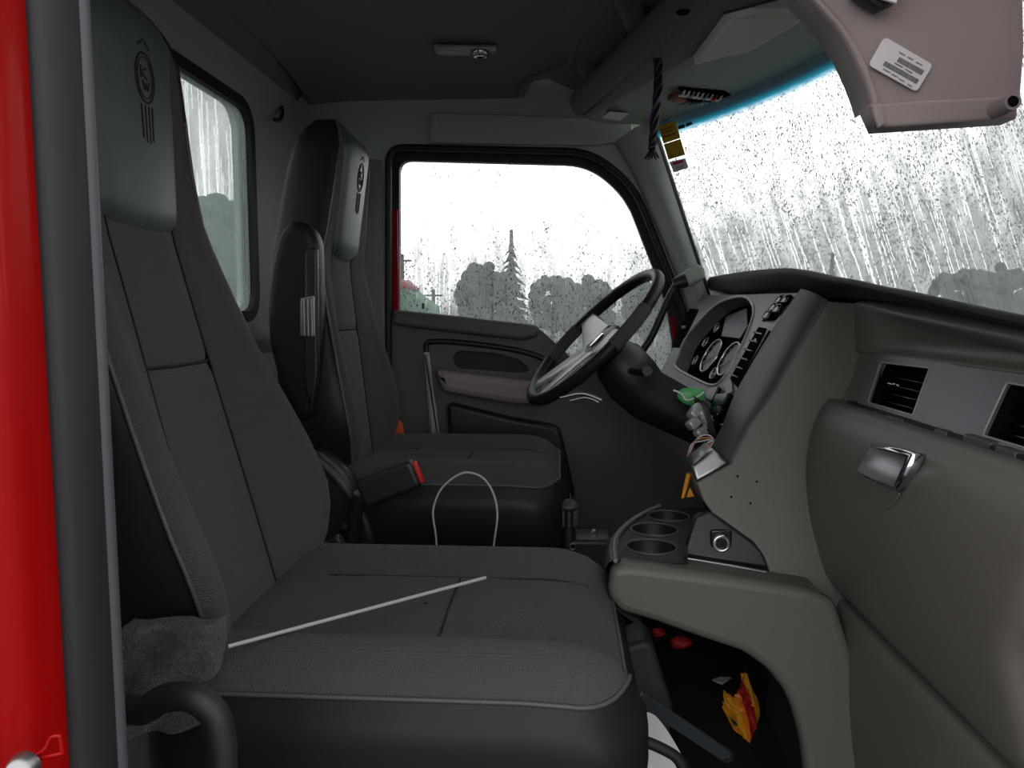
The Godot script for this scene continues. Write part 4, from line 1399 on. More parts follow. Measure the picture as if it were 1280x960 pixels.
func steering() -> void:
	var c := Vector3(0.083, 0.915, -1.92)
	var o := thing("steering_wheel", "black steering wheel with silver spokes before the instrument panel", "steering wheel", c)
	var n := Vector3(-0.70, 0.69, 0.16).normalized()
	var side := (Vector3(0, 0, 1) - n * n.z).normalized()
	var up := side.cross(n).normalized()
	if up.y < 0:
		up = -up
	part("rim", geo().tube(circle(c, side * 0.213, up * 0.213, 56), 0.0155, 12, true), M.vinyl, o)
	for k in 2:
		var an := 0.35 + PI * k
		var arc := []
		for j in 9:
			var t := an + lerpf(-0.28, 0.28, j / 8.0) + (PI / 2 if k > 1 else 0.0)
			arc.append(c + (side * cos(t) + up * sin(t)) * 0.2135)
		part("grip", geo().tube(arc, 0.0168, 12), M.bolster_cloth, o)
	for an in [0.12, PI - 0.12, -1.25, PI + 1.25]:
		var e: Vector3 = side * cos(an) + up * sin(an)
		var f := n.cross(e)
		var rows := []
		for j in 5:
			var t := j / 4.0
			var m := c + e * lerpf(0.04, 0.203, t) - n * lerpf(0.020, 0.0, t)
			var w := lerpf(0.050, 0.024, t)
			rows.append([m + f * w, m + f * w * 0.8 + n * 0.006, m - f * w * 0.8 + n * 0.006, m - f * w, m - n * 0.006])
		part("spoke", geo().grid(rows, true), M.silver_plastic, o)
	var g := geo()
	g.lathe([[0.001, 0.010], [0.045, 0.008], [0.062, 0.0], [0.066, -0.015], [0.06, -0.04], [0.03, -0.05]], c - n * 0.022, n, 28)
	part("hub", g, M.black_plastic, o)
	g = geo()
	g.lathe([[0.001, 0.003], [0.022, 0.002], [0.024, 0.0]], c - n * 0.011, n, 24)
	part("horn_badge", g, M.chrome, o)
	# column
	g = geo()
	var foot := Vector3(0.36, 0.70, -1.92)
	g.tube([c - n * 0.05, c - n * 0.09, c - n * 0.14 + Vector3(0, -0.01, 0), c - n * 0.20 + Vector3(0, -0.01, 0), foot], [0.045, 0.066, 0.072, 0.068, 0.06], 16)
	part("column_shroud", g, M.black_plastic, o)
	g = geo()
	g.tube([c - n * 0.11 + side * 0.05, c - n * 0.115 + side * 0.13 + up * 0.02, c - n * 0.10 + side * 0.20 + up * 0.03], [0.007, 0.008, 0.012], 8)
	part("stalk", g, M.black_plastic, o)
	g = geo()
	g.tube(spline([Vector3(0.001, 0.78, -1.76), Vector3(0.052, 0.79, -1.76), Vector3(0.096, 0.775, -1.76)], 4), 0.004, 6)
	g.tube(spline([Vector3(0.023, 0.774, -1.75), Vector3(0.06, 0.782, -1.75), Vector3(0.089, 0.771, -1.75)], 4), 0.003, 6)
	part("tilt_lever", g, M.brushed, o)


func overhead() -> void:
	var o := thing("overhead_console", "grey overhead storage console with open pockets above the windscreen", "overhead console", Vector3(0.2, 1.55, -1.5))
	var rows := []
	for i in 29:
		var z := lerpf(-2.34, -0.66, i / 28.0)
		var d := absf(z - MID)
		d = sqrt(d * d + 0.004)
		var xr := 0.262 - 0.275 * d
		var xf := 0.445 - 0.43 * d
		var q := -0.012 * d
		rows.append(spline([Vector3(xr + 0.05, 1.645 + q, z), Vector3(xr + 0.018, 1.643 + q, z), Vector3(xr, 1.622 + q, z), Vector3(xr - 0.004, 1.595 + q, z), Vector3(xr + 0.012, 1.568 + q, z), Vector3(xr + 0.032, 1.562 + q, z)], 3))
	part("rail", geo().grid(rows), M.headliner, o)
	rows = []
	for i in 29:
		var z := lerpf(-2.34, -0.66, i / 28.0)
		var d := absf(z - MID)
		d = sqrt(d * d + 0.004)
		var xr := 0.262 - 0.275 * d
		var xf := 0.445 - 0.43 * d
		var q := -0.012 * d
		rows.append(spline([Vector3(xr + 0.031, 1.568 + q, z), Vector3(xr + 0.035, 1.561 + q, z), Vector3(lerpf(xr, xf, 0.5), 1.556 + q, z), Vector3(xf - 0.02, 1.556 + q, z), Vector3(xf, 1.562 + q, z), Vector3(xf + 0.004, 1.60 + q, z)], 3))
	part("underside", geo().grid(rows), M.headliner, o)
	rows = []
	for i in 15:
		var z := lerpf(-2.34, -0.66, i / 14.0)
		var d := absf(z - MID)
		var xr := 0.262 - 0.275 * d
		rows.append([Vector3(xr + 0.03, 1.64, z), Vector3(xr + 0.12, 1.62, z), Vector3(xr + 0.13, 1.72, z)])
	part("pocket", geo().grid(rows), M.headliner, o, "dark open storage pocket")
	for z in [-2.28, -1.92, -1.5, -1.1]:
		var d := absf(z - MID)
		var xr := 0.262 - 0.275 * d
		var g := geo()
		g.prism(fillet([Vector3(xr + 0.012, 1.63, z), Vector3(xr - 0.035, 1.73, z), Vector3(xr + 0.03, 1.76, z), Vector3(xr + 0.06, 1.63, z)], 0.02), Vector3(0, 0, 0.045), 0.012)
		part("divider", g, M.headliner, o)
	var g := geo()
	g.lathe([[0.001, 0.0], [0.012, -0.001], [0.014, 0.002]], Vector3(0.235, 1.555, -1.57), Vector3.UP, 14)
	part("cable_hole_shade", g, M.matte_black, o)  # no opening here: a dark disc colours in the shade of one

	# sun visor, folded half down ahead of the console
	o = thing("sun_visor", "pale grey sun visor flap under the overhead console", "sun visor", Vector3(0.324, 1.545, -1.585))
	g = geo()
	var a := Vector3(0.299, 1.535, -1.827)
	var b := Vector3(0.38, 1.5, -1.646)
	var c := Vector3(0.443, 1.5, -1.457)
	var e := Vector3(0.415, 1.545, -1.501)
	var f := Vector3(0.319, 1.545, -1.573)
	g.prism(fillet([a, b, c, e, f], [0.012, 0.02, 0.02, 0.012, 0.02]), Vector3(-0.004, 0.02, 0), 0.006)
	part("flap", g, M.white_plastic, o)
	g = geo()
	g.tube([f + Vector3(-0.005, 0.012, 0), e + Vector3(-0.005, 0.012, 0)], 0.006, 8)
	part("hinge_rod", g, M.charcoal_plastic, o)

	# dome lamp
	o = thing("dome_lamp", "small unlit dome lamp set in the headliner", "lamp", Vector3(-0.258, 1.692, -2.185))
	g = geo()
	var p := Vector3(-0.263, 1.692, -2.172)
	g.box(p, Vector3(0.17, 0.014, 0.05), 0.005, Basis(Vector3.UP, 0.1))
	part("bezel", g, M.silver_plastic, o)
	g = geo()
	g.box(p + Vector3(-0.03, -0.007, -0.002), Vector3(0.09, 0.008, 0.036), 0.003, Basis(Vector3.UP, 0.1))
	part("lens", g, M.lamp_lens, o)
	g = geo()
	g.lathe([[0.026, 0.0], [0.026, -0.010], [0.020, -0.013], [0.019, -0.009], [0.001, -0.008]], p + Vector3(0.04, -0.006, 0.0), Vector3.UP, 22)
	part("spot_lens", g, M.chrome, o)


# ---------------------------------------------------------------- loose things
func loose_panel() -> void:
	var o := thing("trim_cover", "loose pinkish grey plastic trim cover hanging from the header with a barcode label", "trim cover", Vector3(0.36, 1.17, -0.85))
	# the cover's flat back, its curved rim, and the flange along its foot
	var curve: Array = spline([Vector3(0.06, 1.56, -0.85), Vector3(0.14, 1.425, -0.85), Vector3(0.259, 1.298, -0.85), Vector3(0.289, 1.264, -0.85), Vector3(0.307, 1.232, -0.85), Vector3(0.318, 1.207, -0.85), Vector3(0.323, 1.192, -0.85)], 4)
	var face := curve.duplicate()
	face.append_array([Vector3(0.338, 1.192, -0.85), Vector3(0.473, 1.196, -0.85)])
	face.append_array([Vector3(0.474, 1.249, -0.85), Vector3(0.47, 1.296, -0.85), Vector3(0.47, 1.40, -0.85), Vector3(0.44, 1.56, -0.85)])
	var g := geo()
	g.prism(face, Vector3(0, 0, -0.006))
	part("back", g, M.panel_plastic, o)
	var rows := []
	for q in curve:
		rows.append([q + Vector3(0.007, 0.004, 0.0), q + Vector3(0.006, 0.003, 0.007), q + Vector3(0.003, 0.001, 0.009), q + Vector3(0.0, 0.0, 0.007), q + Vector3(-0.001, 0.0, 0.0), q + Vector3(0.002, 0.0, -0.048), q + Vector3(0.005, 0.002, -0.048), q + Vector3(0.006, 0.003, -0.006)])
	part("rim", geo().grid(rows), M.panel_plastic, o)
	g = geo()
	g.prism([Vector3(0.317, 1.192, -0.835), Vector3(0.332, 1.193, -0.835), Vector3(0.465, 1.198, -0.835), Vector3(0.464, 1.175, -0.835), Vector3(0.329, 1.168, -0.835)], Vector3(0, 0, -0.035), 0.004)
	part("flange", g, M.panel_plastic, o)
	g = geo()
	g.prism([Vector3(0.316, 1.188, -0.826), Vector3(0.325, 1.19, -0.826), Vector3(0.331, 1.17, -0.826), Vector3(0.323, 1.165, -0.826)], Vector3(0, 0, -0.012), 0.003)
	part("flange_step", g, M.panel_plastic, o)
	g = geo()
	var tip := Vector3(0.442, 1.184, -0.805)
	var root := Vector3(0.442, 1.183, -0.845)
	g.tube([root, root.lerp(tip, 0.5), tip], [0.009, 0.0088, 0.0082], 16)
	part("screw_boss", g, M.panel_plastic, o)
	g = geo()
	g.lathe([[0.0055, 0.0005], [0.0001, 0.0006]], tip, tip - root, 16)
	part("boss_hole_shade", g, M.matte_black, o)  # boss is solid; this disc colours in the shade of its bore
	g = geo()
	g.prism([Vector3(0.285, 1.33, -0.845), Vector3(0.349, 1.328, -0.845), Vector3(0.336, 1.289, -0.845), Vector3(0.319, 1.282, -0.845), Vector3(0.296, 1.297, -0.845)], Vector3(0, 0, 0.02), 0.004)
	part("clip_block", g, M.black_plastic, o)
	g = geo()
	g.prism([Vector3(0.315, 1.304, -0.822), Vector3(0.34, 1.311, -0.822), Vector3(0.332, 1.284, -0.822), Vector3(0.314, 1.29, -0.822)], Vector3(0, 0, 0.004), 0.001)
	part("clip_tab", g, M.white_plastic, o)
	# part label with two barcodes and lines of small print
	var corners: Array = fillet([Vector3(0.332, 1.261, -0.845), Vector3(0.382, 1.232, -0.845), Vector3(0.367, 1.205, -0.845), Vector3(0.317, 1.233, -0.845)], 0.005)
	g = geo()
	g.prism(corners, Vector3(0, 0, 0.0008))
	var lab := part("part_label", g, M.paper, o, "white barcode label stuck on askew")
	var e0 := Vector3(0.332, 1.26, -0.844)
	var ex: Vector3 = Vector3(0.382, 1.232, -0.844) - e0
	var ey: Vector3 = Vector3(0.316, 1.233, -0.844) - e0
	var r := RandomNumberGenerator.new()
	r.seed = 12
	g = geo()
	for bar in [[0.42, 0.93, 0.30, 0.47], [0.24, 0.93, 0.62, 0.78]]:
		var u: float = bar[0]
		while u < bar[1]:
			var w := r.randf_range(0.006, 0.018)
			g.prism([e0 + ex * u + ey * bar[2], e0 + ex * (u + w) + ey * bar[2], e0 + ex * (u + w) + ey * bar[3], e0 + ex * u + ey * bar[3]], Vector3(0, 0, 0.0003), 0.0, false)
			u += w + r.randf_range(0.008, 0.016)
	part("barcode", g, M.thread, lab)
	g = geo()
	for line in [[0.36, 0.16, 0.12], [0.54, 0.16, 0.10], [0.72, 0.17, 0.12], [0.40, 0.52, 0.16], [0.62, 0.53, 0.14], [0.28, 0.85, 0.14], [0.46, 0.86, 0.12], [0.62, 0.88, 0.10], [0.80, 0.90, 0.08]]:
		var u: float = line[0]
		while u < line[0] + line[2]:
			var h := r.randf_range(0.025, 0.05)
			g.prism([e0 + ex * u + ey * line[1], e0 + ex * (u + 0.012) + ey * line[1], e0 + ex * (u + 0.012) + ey * (line[1] + h), e0 + ex * u + ey * (line[1] + h)], Vector3(0, 0, 0.0003), 0.0, false)
			u += 0.019
	part("small_print", g, M.charcoal_plastic, lab)

func stickers() -> void:
	# on the inside of the windscreen at its upper driver's corner
	var n := Vector3(-0.8, -0.2, 0.55).normalized()
	var lift := func(pts: Array, out: float) -> Array: return pts.map(func(p): return p + n * out)
	var o := thing("warning_sticker", "yellow warning sticker inside the windscreen's upper corner", "sticker", Vector3(0.3224, 1.4712, -2.3217))
	var g := geo()
	g.prism([Vector3(0.2853, 1.5206, -2.3455), Vector3(0.3285, 1.521, -2.2926), Vector3(0.3434, 1.4741, -2.2945), Vector3(0.3027, 1.4698, -2.346)], n * 0.001)
	part("upper_half", g, M.sticker_yellow, o)
	g = geo()
	g.prism([Vector3(0.3028, 1.4677, -2.3467), Vector3(0.3436, 1.472, -2.2952), Vector3(0.3584, 1.427, -2.2964), Vector3(0.3178, 1.4237, -2.3472)], n * 0.001)
	part("lower_half", g, M.sticker_yellow, o)
	g = geo()
	for q in [[Vector3(0.2942, 1.5078, -2.3403), Vector3(0.3255, 1.5096, -2.3014)], [Vector3(0.2988, 1.4982, -2.3388), Vector3(0.3223, 1.5003, -2.3094)], [Vector3(0.3015, 1.487, -2.3402), Vector3(0.3308, 1.4898, -2.3034)]]:
		g.tube(lift.call(q, 0.0016), 0.0018, 4)
	for q in [[Vector3(0.3254, 1.4284, -2.3362), Vector3(0.327, 1.4344, -2.3318)], [Vector3(0.3448, 1.4302, -2.3119), Vector3(0.3463, 1.4361, -2.3075)]]:
		g.tube(lift.call(q, 0.0016), 0.0022, 4)
	part("print", g, M.brown_plastic, o)
	o = thing("notice_sticker", "small white and red notice sticker below the yellow sticker on the windscreen", "sticker", Vector3(0.3428, 1.4053, -2.325))
	g = geo()
	g.prism([Vector3(0.3202, 1.4167, -2.3471), Vector3(0.3591, 1.4185, -2.2993), Vector3(0.3688, 1.3911, -2.2991), Vector3(0.3343, 1.3857, -2.3433)], n * 0.001)
	part("paper", g, M.sticker_paper, o)
	g = geo()
	g.prism(lift.call([Vector3(0.3285, 1.4127, -2.339), Vector3(0.3536, 1.4156, -2.3074), Vector3(0.356, 1.4087, -2.3073), Vector3(0.333, 1.4053, -2.3368)], 0.0012), n * 0.0006)
	part("red_strip", g, M.red_plastic, o)
	g = geo()
	for q in [[Vector3(0.3373, 1.4001, -2.3338), Vector3(0.3585, 1.4018, -2.3073)], [Vector3(0.3376, 1.3958, -2.3352), Vector3(0.3588, 1.3976, -2.3087)], [Vector3(0.3399, 1.391, -2.3345), Vector3(0.3572, 1.3937, -2.3124)]]:
		g.tube(lift.call(q, 0.0014), 0.0008, 4)
	part("print", g, M.charcoal_plastic, o)
	for s in [[[Vector3(0.3352, 1.5069, -2.2903), Vector3(0.3501, 1.5087, -2.2705), Vector3(0.3528, 1.4979, -2.2719), Vector3(0.3378, 1.4981, -2.291)], "dark blue strip sticker touching the yellow sticker on the shade band"], [[Vector3(0.353, 1.5079, -2.2672), Vector3(0.3665, 1.5098, -2.2484), Vector3(0.369, 1.5011, -2.2491), Vector3(0.3555, 1.4991, -2.2678)], "dark blue strip sticker beyond the first one on the shade band"]]:
		g = geo()
		g.prism(s[0], n * 0.001)
		single("strip_sticker", g, M.dial, s[1], "sticker", "blue strip stickers on the windscreen")

func cables() -> void:
	# twisted harness tail hanging out of the overhead console
	var o := thing("cable_tail", "black twisted cable tail hanging from the overhead console", "cable", Vector3(0.219, 1.578, -1.84))
	var path: Array = spline([Vector3(0.221, 1.581, -1.84), Vector3(0.222, 1.542, -1.84), Vector3(0.221, 1.489, -1.84), Vector3(0.217, 1.427, -1.84), Vector3(0.212, 1.373, -1.84), Vector3(0.211, 1.353, -1.84)], 5)
	var g := geo()
	for s in 3:
		var line := []
		for k in path.size():
			var an := k * 0.8 + TAU * s / 3.0
			line.append(path[k] + Vector3(cos(an), 0, sin(an)) * 0.005)
		part("strand", geo().tube(line, 0.0055, 6), M.wire_black, o)
	var thin := []
	for k in path.size():
		var an := k * 0.55 + 1.0
		thin.append(path[k] + Vector3(cos(an), 0, sin(an)) * 0.011)
	part("strand", geo().tube(thin, 0.0018, 5), M.wire_purple, o)
	for k in 5:
		var a: Vector3 = path[-1]
		var e := Vector3((k - 2) * 0.008, -0.022 - 0.004 * (k % 2), 0.004 * ((k * 3) % 5 - 2))
		part("frayed_end", geo().tube([a, a + e * 0.6, a + e], [0.004, 0.0035, 0.002], 5), M.wire_black, o)
	g = geo()
	g.lathe([[0.012, 0.0], [0.014, -0.004], [0.009, -0.008]], path[0] + Vector3(0, 0.004, 0), Vector3.UP, 12)
	part("grommet", g, M.rubber, o)

	# connectors pulled out of the header panel
	o = thing("wiring_connectors", "pulled out wiring connectors dangling from a hole in the header panel", "wiring", Vector3(0.346, 1.545, -2.063))
	for k in 9:
		var a := Vector3(0.319, 1.55, -2.051).lerp(Vector3(0.426, 1.55, -2.108), k / 8.0)
		var b := Vector3(0.3, 1.53, -2.056).lerp(Vector3(0.398, 1.53, -2.1), k / 8.0)
		var m: Material = [M.white_plastic, M.white_plastic, M.silver_plastic, M.white_plastic, M.white_plastic, M.silver_plastic, M.white_plastic, M.red_plastic, M.white_plastic][k]
		part("wire", geo().tube(spline([a, a.lerp(b, 0.5) + Vector3(0, -0.012, 0), b], 4), 0.0032, 6), m, o)
	for q in [[Vector3(0.292, 1.53, -2.071), M.brown_plastic], [Vector3(0.308, 1.53, -2.094), M.copper], [Vector3(0.325, 1.53, -2.111), M.black_plastic], [Vector3(0.352, 1.53, -2.12), M.black_plastic], [Vector3(0.376, 1.53, -2.114), M.dial]]:
		g = geo()
		g.box(q[0], Vector3(0.026, 0.016, 0.03), 0.003, Basis(Vector3.UP, 0.4))
		part("connector", g, q[1], o)

	# thin white wire standing up in a loop behind the passenger cushion
	g = geo()
	g.tube(spline([Vector3(-0.242, 0.501, -1.48), Vector3(-0.244, 0.536, -1.48), Vector3(-0.249, 0.585, -1.48), Vector3(-0.232, 0.629, -1.48), Vector3(-0.199, 0.657, -1.48), Vector3(-0.174, 0.662, -1.48), Vector3(-0.146, 0.649, -1.48), Vector3(-0.127, 0.616, -1.48), Vector3(-0.121, 0.576, -1.48), Vector3(-0.127, 0.527, -1.48), Vector3(-0.13, 0.5, -1.48)], 4), 0.0022, 6)
	single("wire_loop", g, M.rod_white, "thin white wire bent into an upright loop between the seats", "wire")
	# white plastic rod lying on the passenger cushion
	g = geo()
	g.tube([Vector3(-0.386, 0.588, -0.844), Vector3(-0.11, 0.578, -1.123)], 0.0026, 8)
	single("plastic_rod", g, M.rod_white, "thin white rod lying across the passenger seat cushion", "rod")

func between_seats() -> void:
	var g := geo()
	# buckles on their stalks
	var b0 := Vector3(-0.424, 0.586, -1.6)
	var b1 := Vector3(-0.302, 0.636, -1.6)
	var o := thing("seat_belt_buckle", "large black belt buckle with a red button resting against the driver seat", "belt buckle", b0)
	g.tube([Vector3(-0.453, 0.451, -1.62), Vector3(-0.441, 0.544, -1.61), b0], [0.016, 0.016, 0.018], 8)
	part("stalk", g, M.black_plastic, o)
	g = geo()
	var dir := (b1 - b0).normalized()
	var upw := Vector3(0, 0, 1).cross(dir).normalized()
	g.box((b0 + b1) * 0.5, Vector3((b1 - b0).length(), 0.062, 0.034), 0.010, Basis(dir, upw, Vector3(0, 0, 1)))
	part("housing", g, M.black_plastic, o)
	g = geo()
	g.box(b1 + dir * 0.002, Vector3(0.010, 0.048, 0.018), 0.003, Basis(dir, upw, Vector3(0, 0, 1)))
	part("button", g, M.red_plastic, o, "red release button")
	var c0 := Vector3(-0.467, 0.502, -1.45)
	var c1 := Vector3(-0.431, 0.526, -1.45)
	o = thing("seat_belt_buckle", "small black belt buckle with a red button behind the passenger cushion", "belt buckle", c0)
	g = geo()
	dir = (c1 - c0).normalized()
	upw = Vector3(0, 0, 1).cross(dir).normalized()
	g.box((c0 + c1) * 0.5, Vector3(0.06, 0.03, 0.026), 0.006, Basis(dir, upw, Vector3(0, 0, 1)))
	part("housing", g, M.black_plastic, o)
	g = geo()
	g.tube([c0 + Vector3(-0.03, -0.16, 0.02), c0], 0.010, 8)
	part("stalk", g, M.black_plastic, o)
	g = geo()
	g.box(c1 + dir * 0.003, Vector3(0.006, 0.024, 0.014), 0.002, Basis(dir, upw, Vector3(0, 0, 1)))
	part("button", g, M.red_plastic, o, "red release button")
	# lidded box between the seats
	o = thing("storage_box", "low black storage box standing between the two seats", "storage box", Vector3(-0.24, 0, -1.52))
	g = geo()
	g.box(Vector3(-0.24, 0.22, -1.49), Vector3(0.40, 0.44, 0.17), 0.012)
	part("body", g, M.black_plastic, o)
	g = geo()
	g.box(Vector3(-0.24, 0.455, -1.49), Vector3(0.42, 0.035, 0.19), 0.012)
	part("lid", g, M.charcoal_plastic, o)
	# parking brake valve
	var k := Vector3(0.023, 0.522, -1.72)
	o = thing("parking_brake_valve", "ribbed grey control knob beside the driver seat's front edge", "knob", Vector3(k.x, 0.3, k.z))
	g = geo()
	g.lathe([[0.001, 0.030], [0.012, 0.028], [0.022, 0.018], [0.024, 0.012], [0.018, 0.008]], k, Vector3.UP, 18)
	part("cap", g, M.charcoal_plastic, o)
	for j in 8:
		var an := TAU * j / 8.0
		g = geo()
		g.box(k + Vector3(cos(an), 0, sin(an)) * 0.018 + Vector3(0, -0.012, 0), Vector3(0.007, 0.038, 0.007), 0.002)
		part("rib", g, M.charcoal_plastic, o)
	g = geo()
	g.lathe([[0.014, 0.01], [0.014, -0.03], [0.016, -0.04], [0.016, -0.30]], k, Vector3.UP, 16)
	part("stem", g, M.black_plastic, o)
	g = geo()
	g.tube([k + Vector3(0.003, 0.028, 0), k + Vector3(0.003, 0.043, 0)], 0.0018, 6)
	part("pin", g, M.brushed, o)
	# valve block with two brass-rimmed ports
	o = thing("valve_block", "black valve block with two ringed ports ahead of the driver seat", "valve block", Vector3(0.045, 0.02, -1.72))
	g = geo()
	g.box(Vector3(0.075, 0.29, -1.76), Vector3(0.10, 0.34, 0.10), 0.01)
	part("body", g, M.black_plastic, o)
	for q in [Vector3(0.032, 0.449, -1.705), Vector3(0.079, 0.479, -1.705)]:
		g = geo()
		g.lathe([[0.005, 0.004], [0.0055, 0.010], [0.008, 0.010], [0.0085, 0.006], [0.0085, -0.004]], q, Vector3(0, 0, 1), 16)
		part("port", g, M.brushed, o)
	# belt tag
	g = geo()
	g.prism(fillet([Vector3(-0.472, 0.668, -2.2), Vector3(-0.456, 0.649, -2.2), Vector3(-0.449, 0.588, -2.2), Vector3(-0.487, 0.583, -2.2), Vector3(-0.484, 0.621, -2.2)], 0.006), Vector3(0, 0, 0.006), 0.002)
	single("belt_tag", g, M.orange_cloth, "bright orange tag behind the driver seat cushion", "tag")
	# crumpled white tissue behind the passenger cushion
	g = geo()
	var rows := []
	var nz := FastNoiseLite.new()
	nz.seed = 3
	nz.frequency = 14.0
	for i in 9:
		var row := []
		for j in 12:
			var th := PI * i / 8.0
			var ph := TAU * j / 12.0
			var d := Vector3(sin(th) * cos(ph), cos(th), sin(th) * sin(ph))
			row.append(Vector3(-0.493, 0.506, -1.4) + d * Vector3(0.045, 0.024, 0.03) * (1.0 + 0.5 * nz.get_noise_3dv(d * 0.15)))
		rows.append(row)
	g.grid(rows, true)
	single("tissue", g, M.paper, "crumpled white tissue wedged behind the passenger seat cushion", "tissue")

func near_door() -> void:
	# grab loop and fleece beside the passenger seat
	var o := thing("grab_handle", "thick black curved handle beside the passenger seat cushion", "handle", Vector3(-0.29, 0.45, -0.64))
	var g := geo()
	g.tube(spline([Vector3(-0.42, 0.618, -0.66), Vector3(-0.376, 0.62, -0.64), Vector3(-0.348, 0.638, -0.63), Vector3(-0.317, 0.645, -0.62), Vector3(-0.299, 0.632, -0.62), Vector3(-0.293, 0.611, -0.62), Vector3(-0.292, 0.578, -0.62), Vector3(-0.30, 0.45, -0.62)], 5), 0.0125, 14)
	part("loop", g, M.rubber, o)
	g = geo()
	g.box(Vector3(-0.30, 0.44, -0.63), Vector3(0.06, 0.06, 0.06), 0.012)
	part("foot", g, M.black_plastic, o)
	# fleece
	o = thing("fleece_cloth", "grey fleece cloth tucked between seat and red pillar", "cloth", Vector3(-0.38, 0.58, -0.75))
	var nz := FastNoiseLite.new()
	nz.seed = 8
	nz.frequency = 9.0
	var rows := []
	for i in 17:
		var row := []
		for j in 17:
			var u := i / 16.0
			var v := j / 16.0
			var p := Vector3(-0.486, 0.628, -0.795).lerp(Vector3(-0.378, 0.632, -0.795), u).lerp(Vector3(-0.499, 0.549, -0.795).lerp(Vector3(-0.384, 0.572, -0.795), u), v)
			var fold := 0.007 * sin(u * 9.0 + v * 5.0) + 0.006 * nz.get_noise_2d(u * 0.3, v * 0.3)
			var round := 0.010 * (pow(maxf(0, 1.0 - v / 0.15), 2.0) + pow(maxf(0, (u - 0.88) / 0.12), 2.0))
			row.append(p + Vector3(0, 0.0, fold - round))
		rows.append(row)
	g = geo()
	g.slab(rows, Vector3(0, 0, -0.02))
	part("upper_fold", g, M.fleece, o)
	rows = []
	for i in 13:
		var row := []
		for j in 9:
			var u := i / 12.0
			var v := j / 8.0
			var p := Vector3(-0.481, 0.54, -0.795).lerp(Vector3(-0.387, 0.54, -0.795), u).lerp(Vector3(-0.483, 0.498, -0.795).lerp(Vector3(-0.394, 0.52, -0.795), u), v)
			row.append(p + Vector3(0, 0, 0.010 * sin(u * 7.0 + v * 3.0)))
		rows.append(row)
	g = geo()
	g.slab(rows, Vector3(0, 0, -0.015))
	part("lower_fold", g, M.fleece, o)

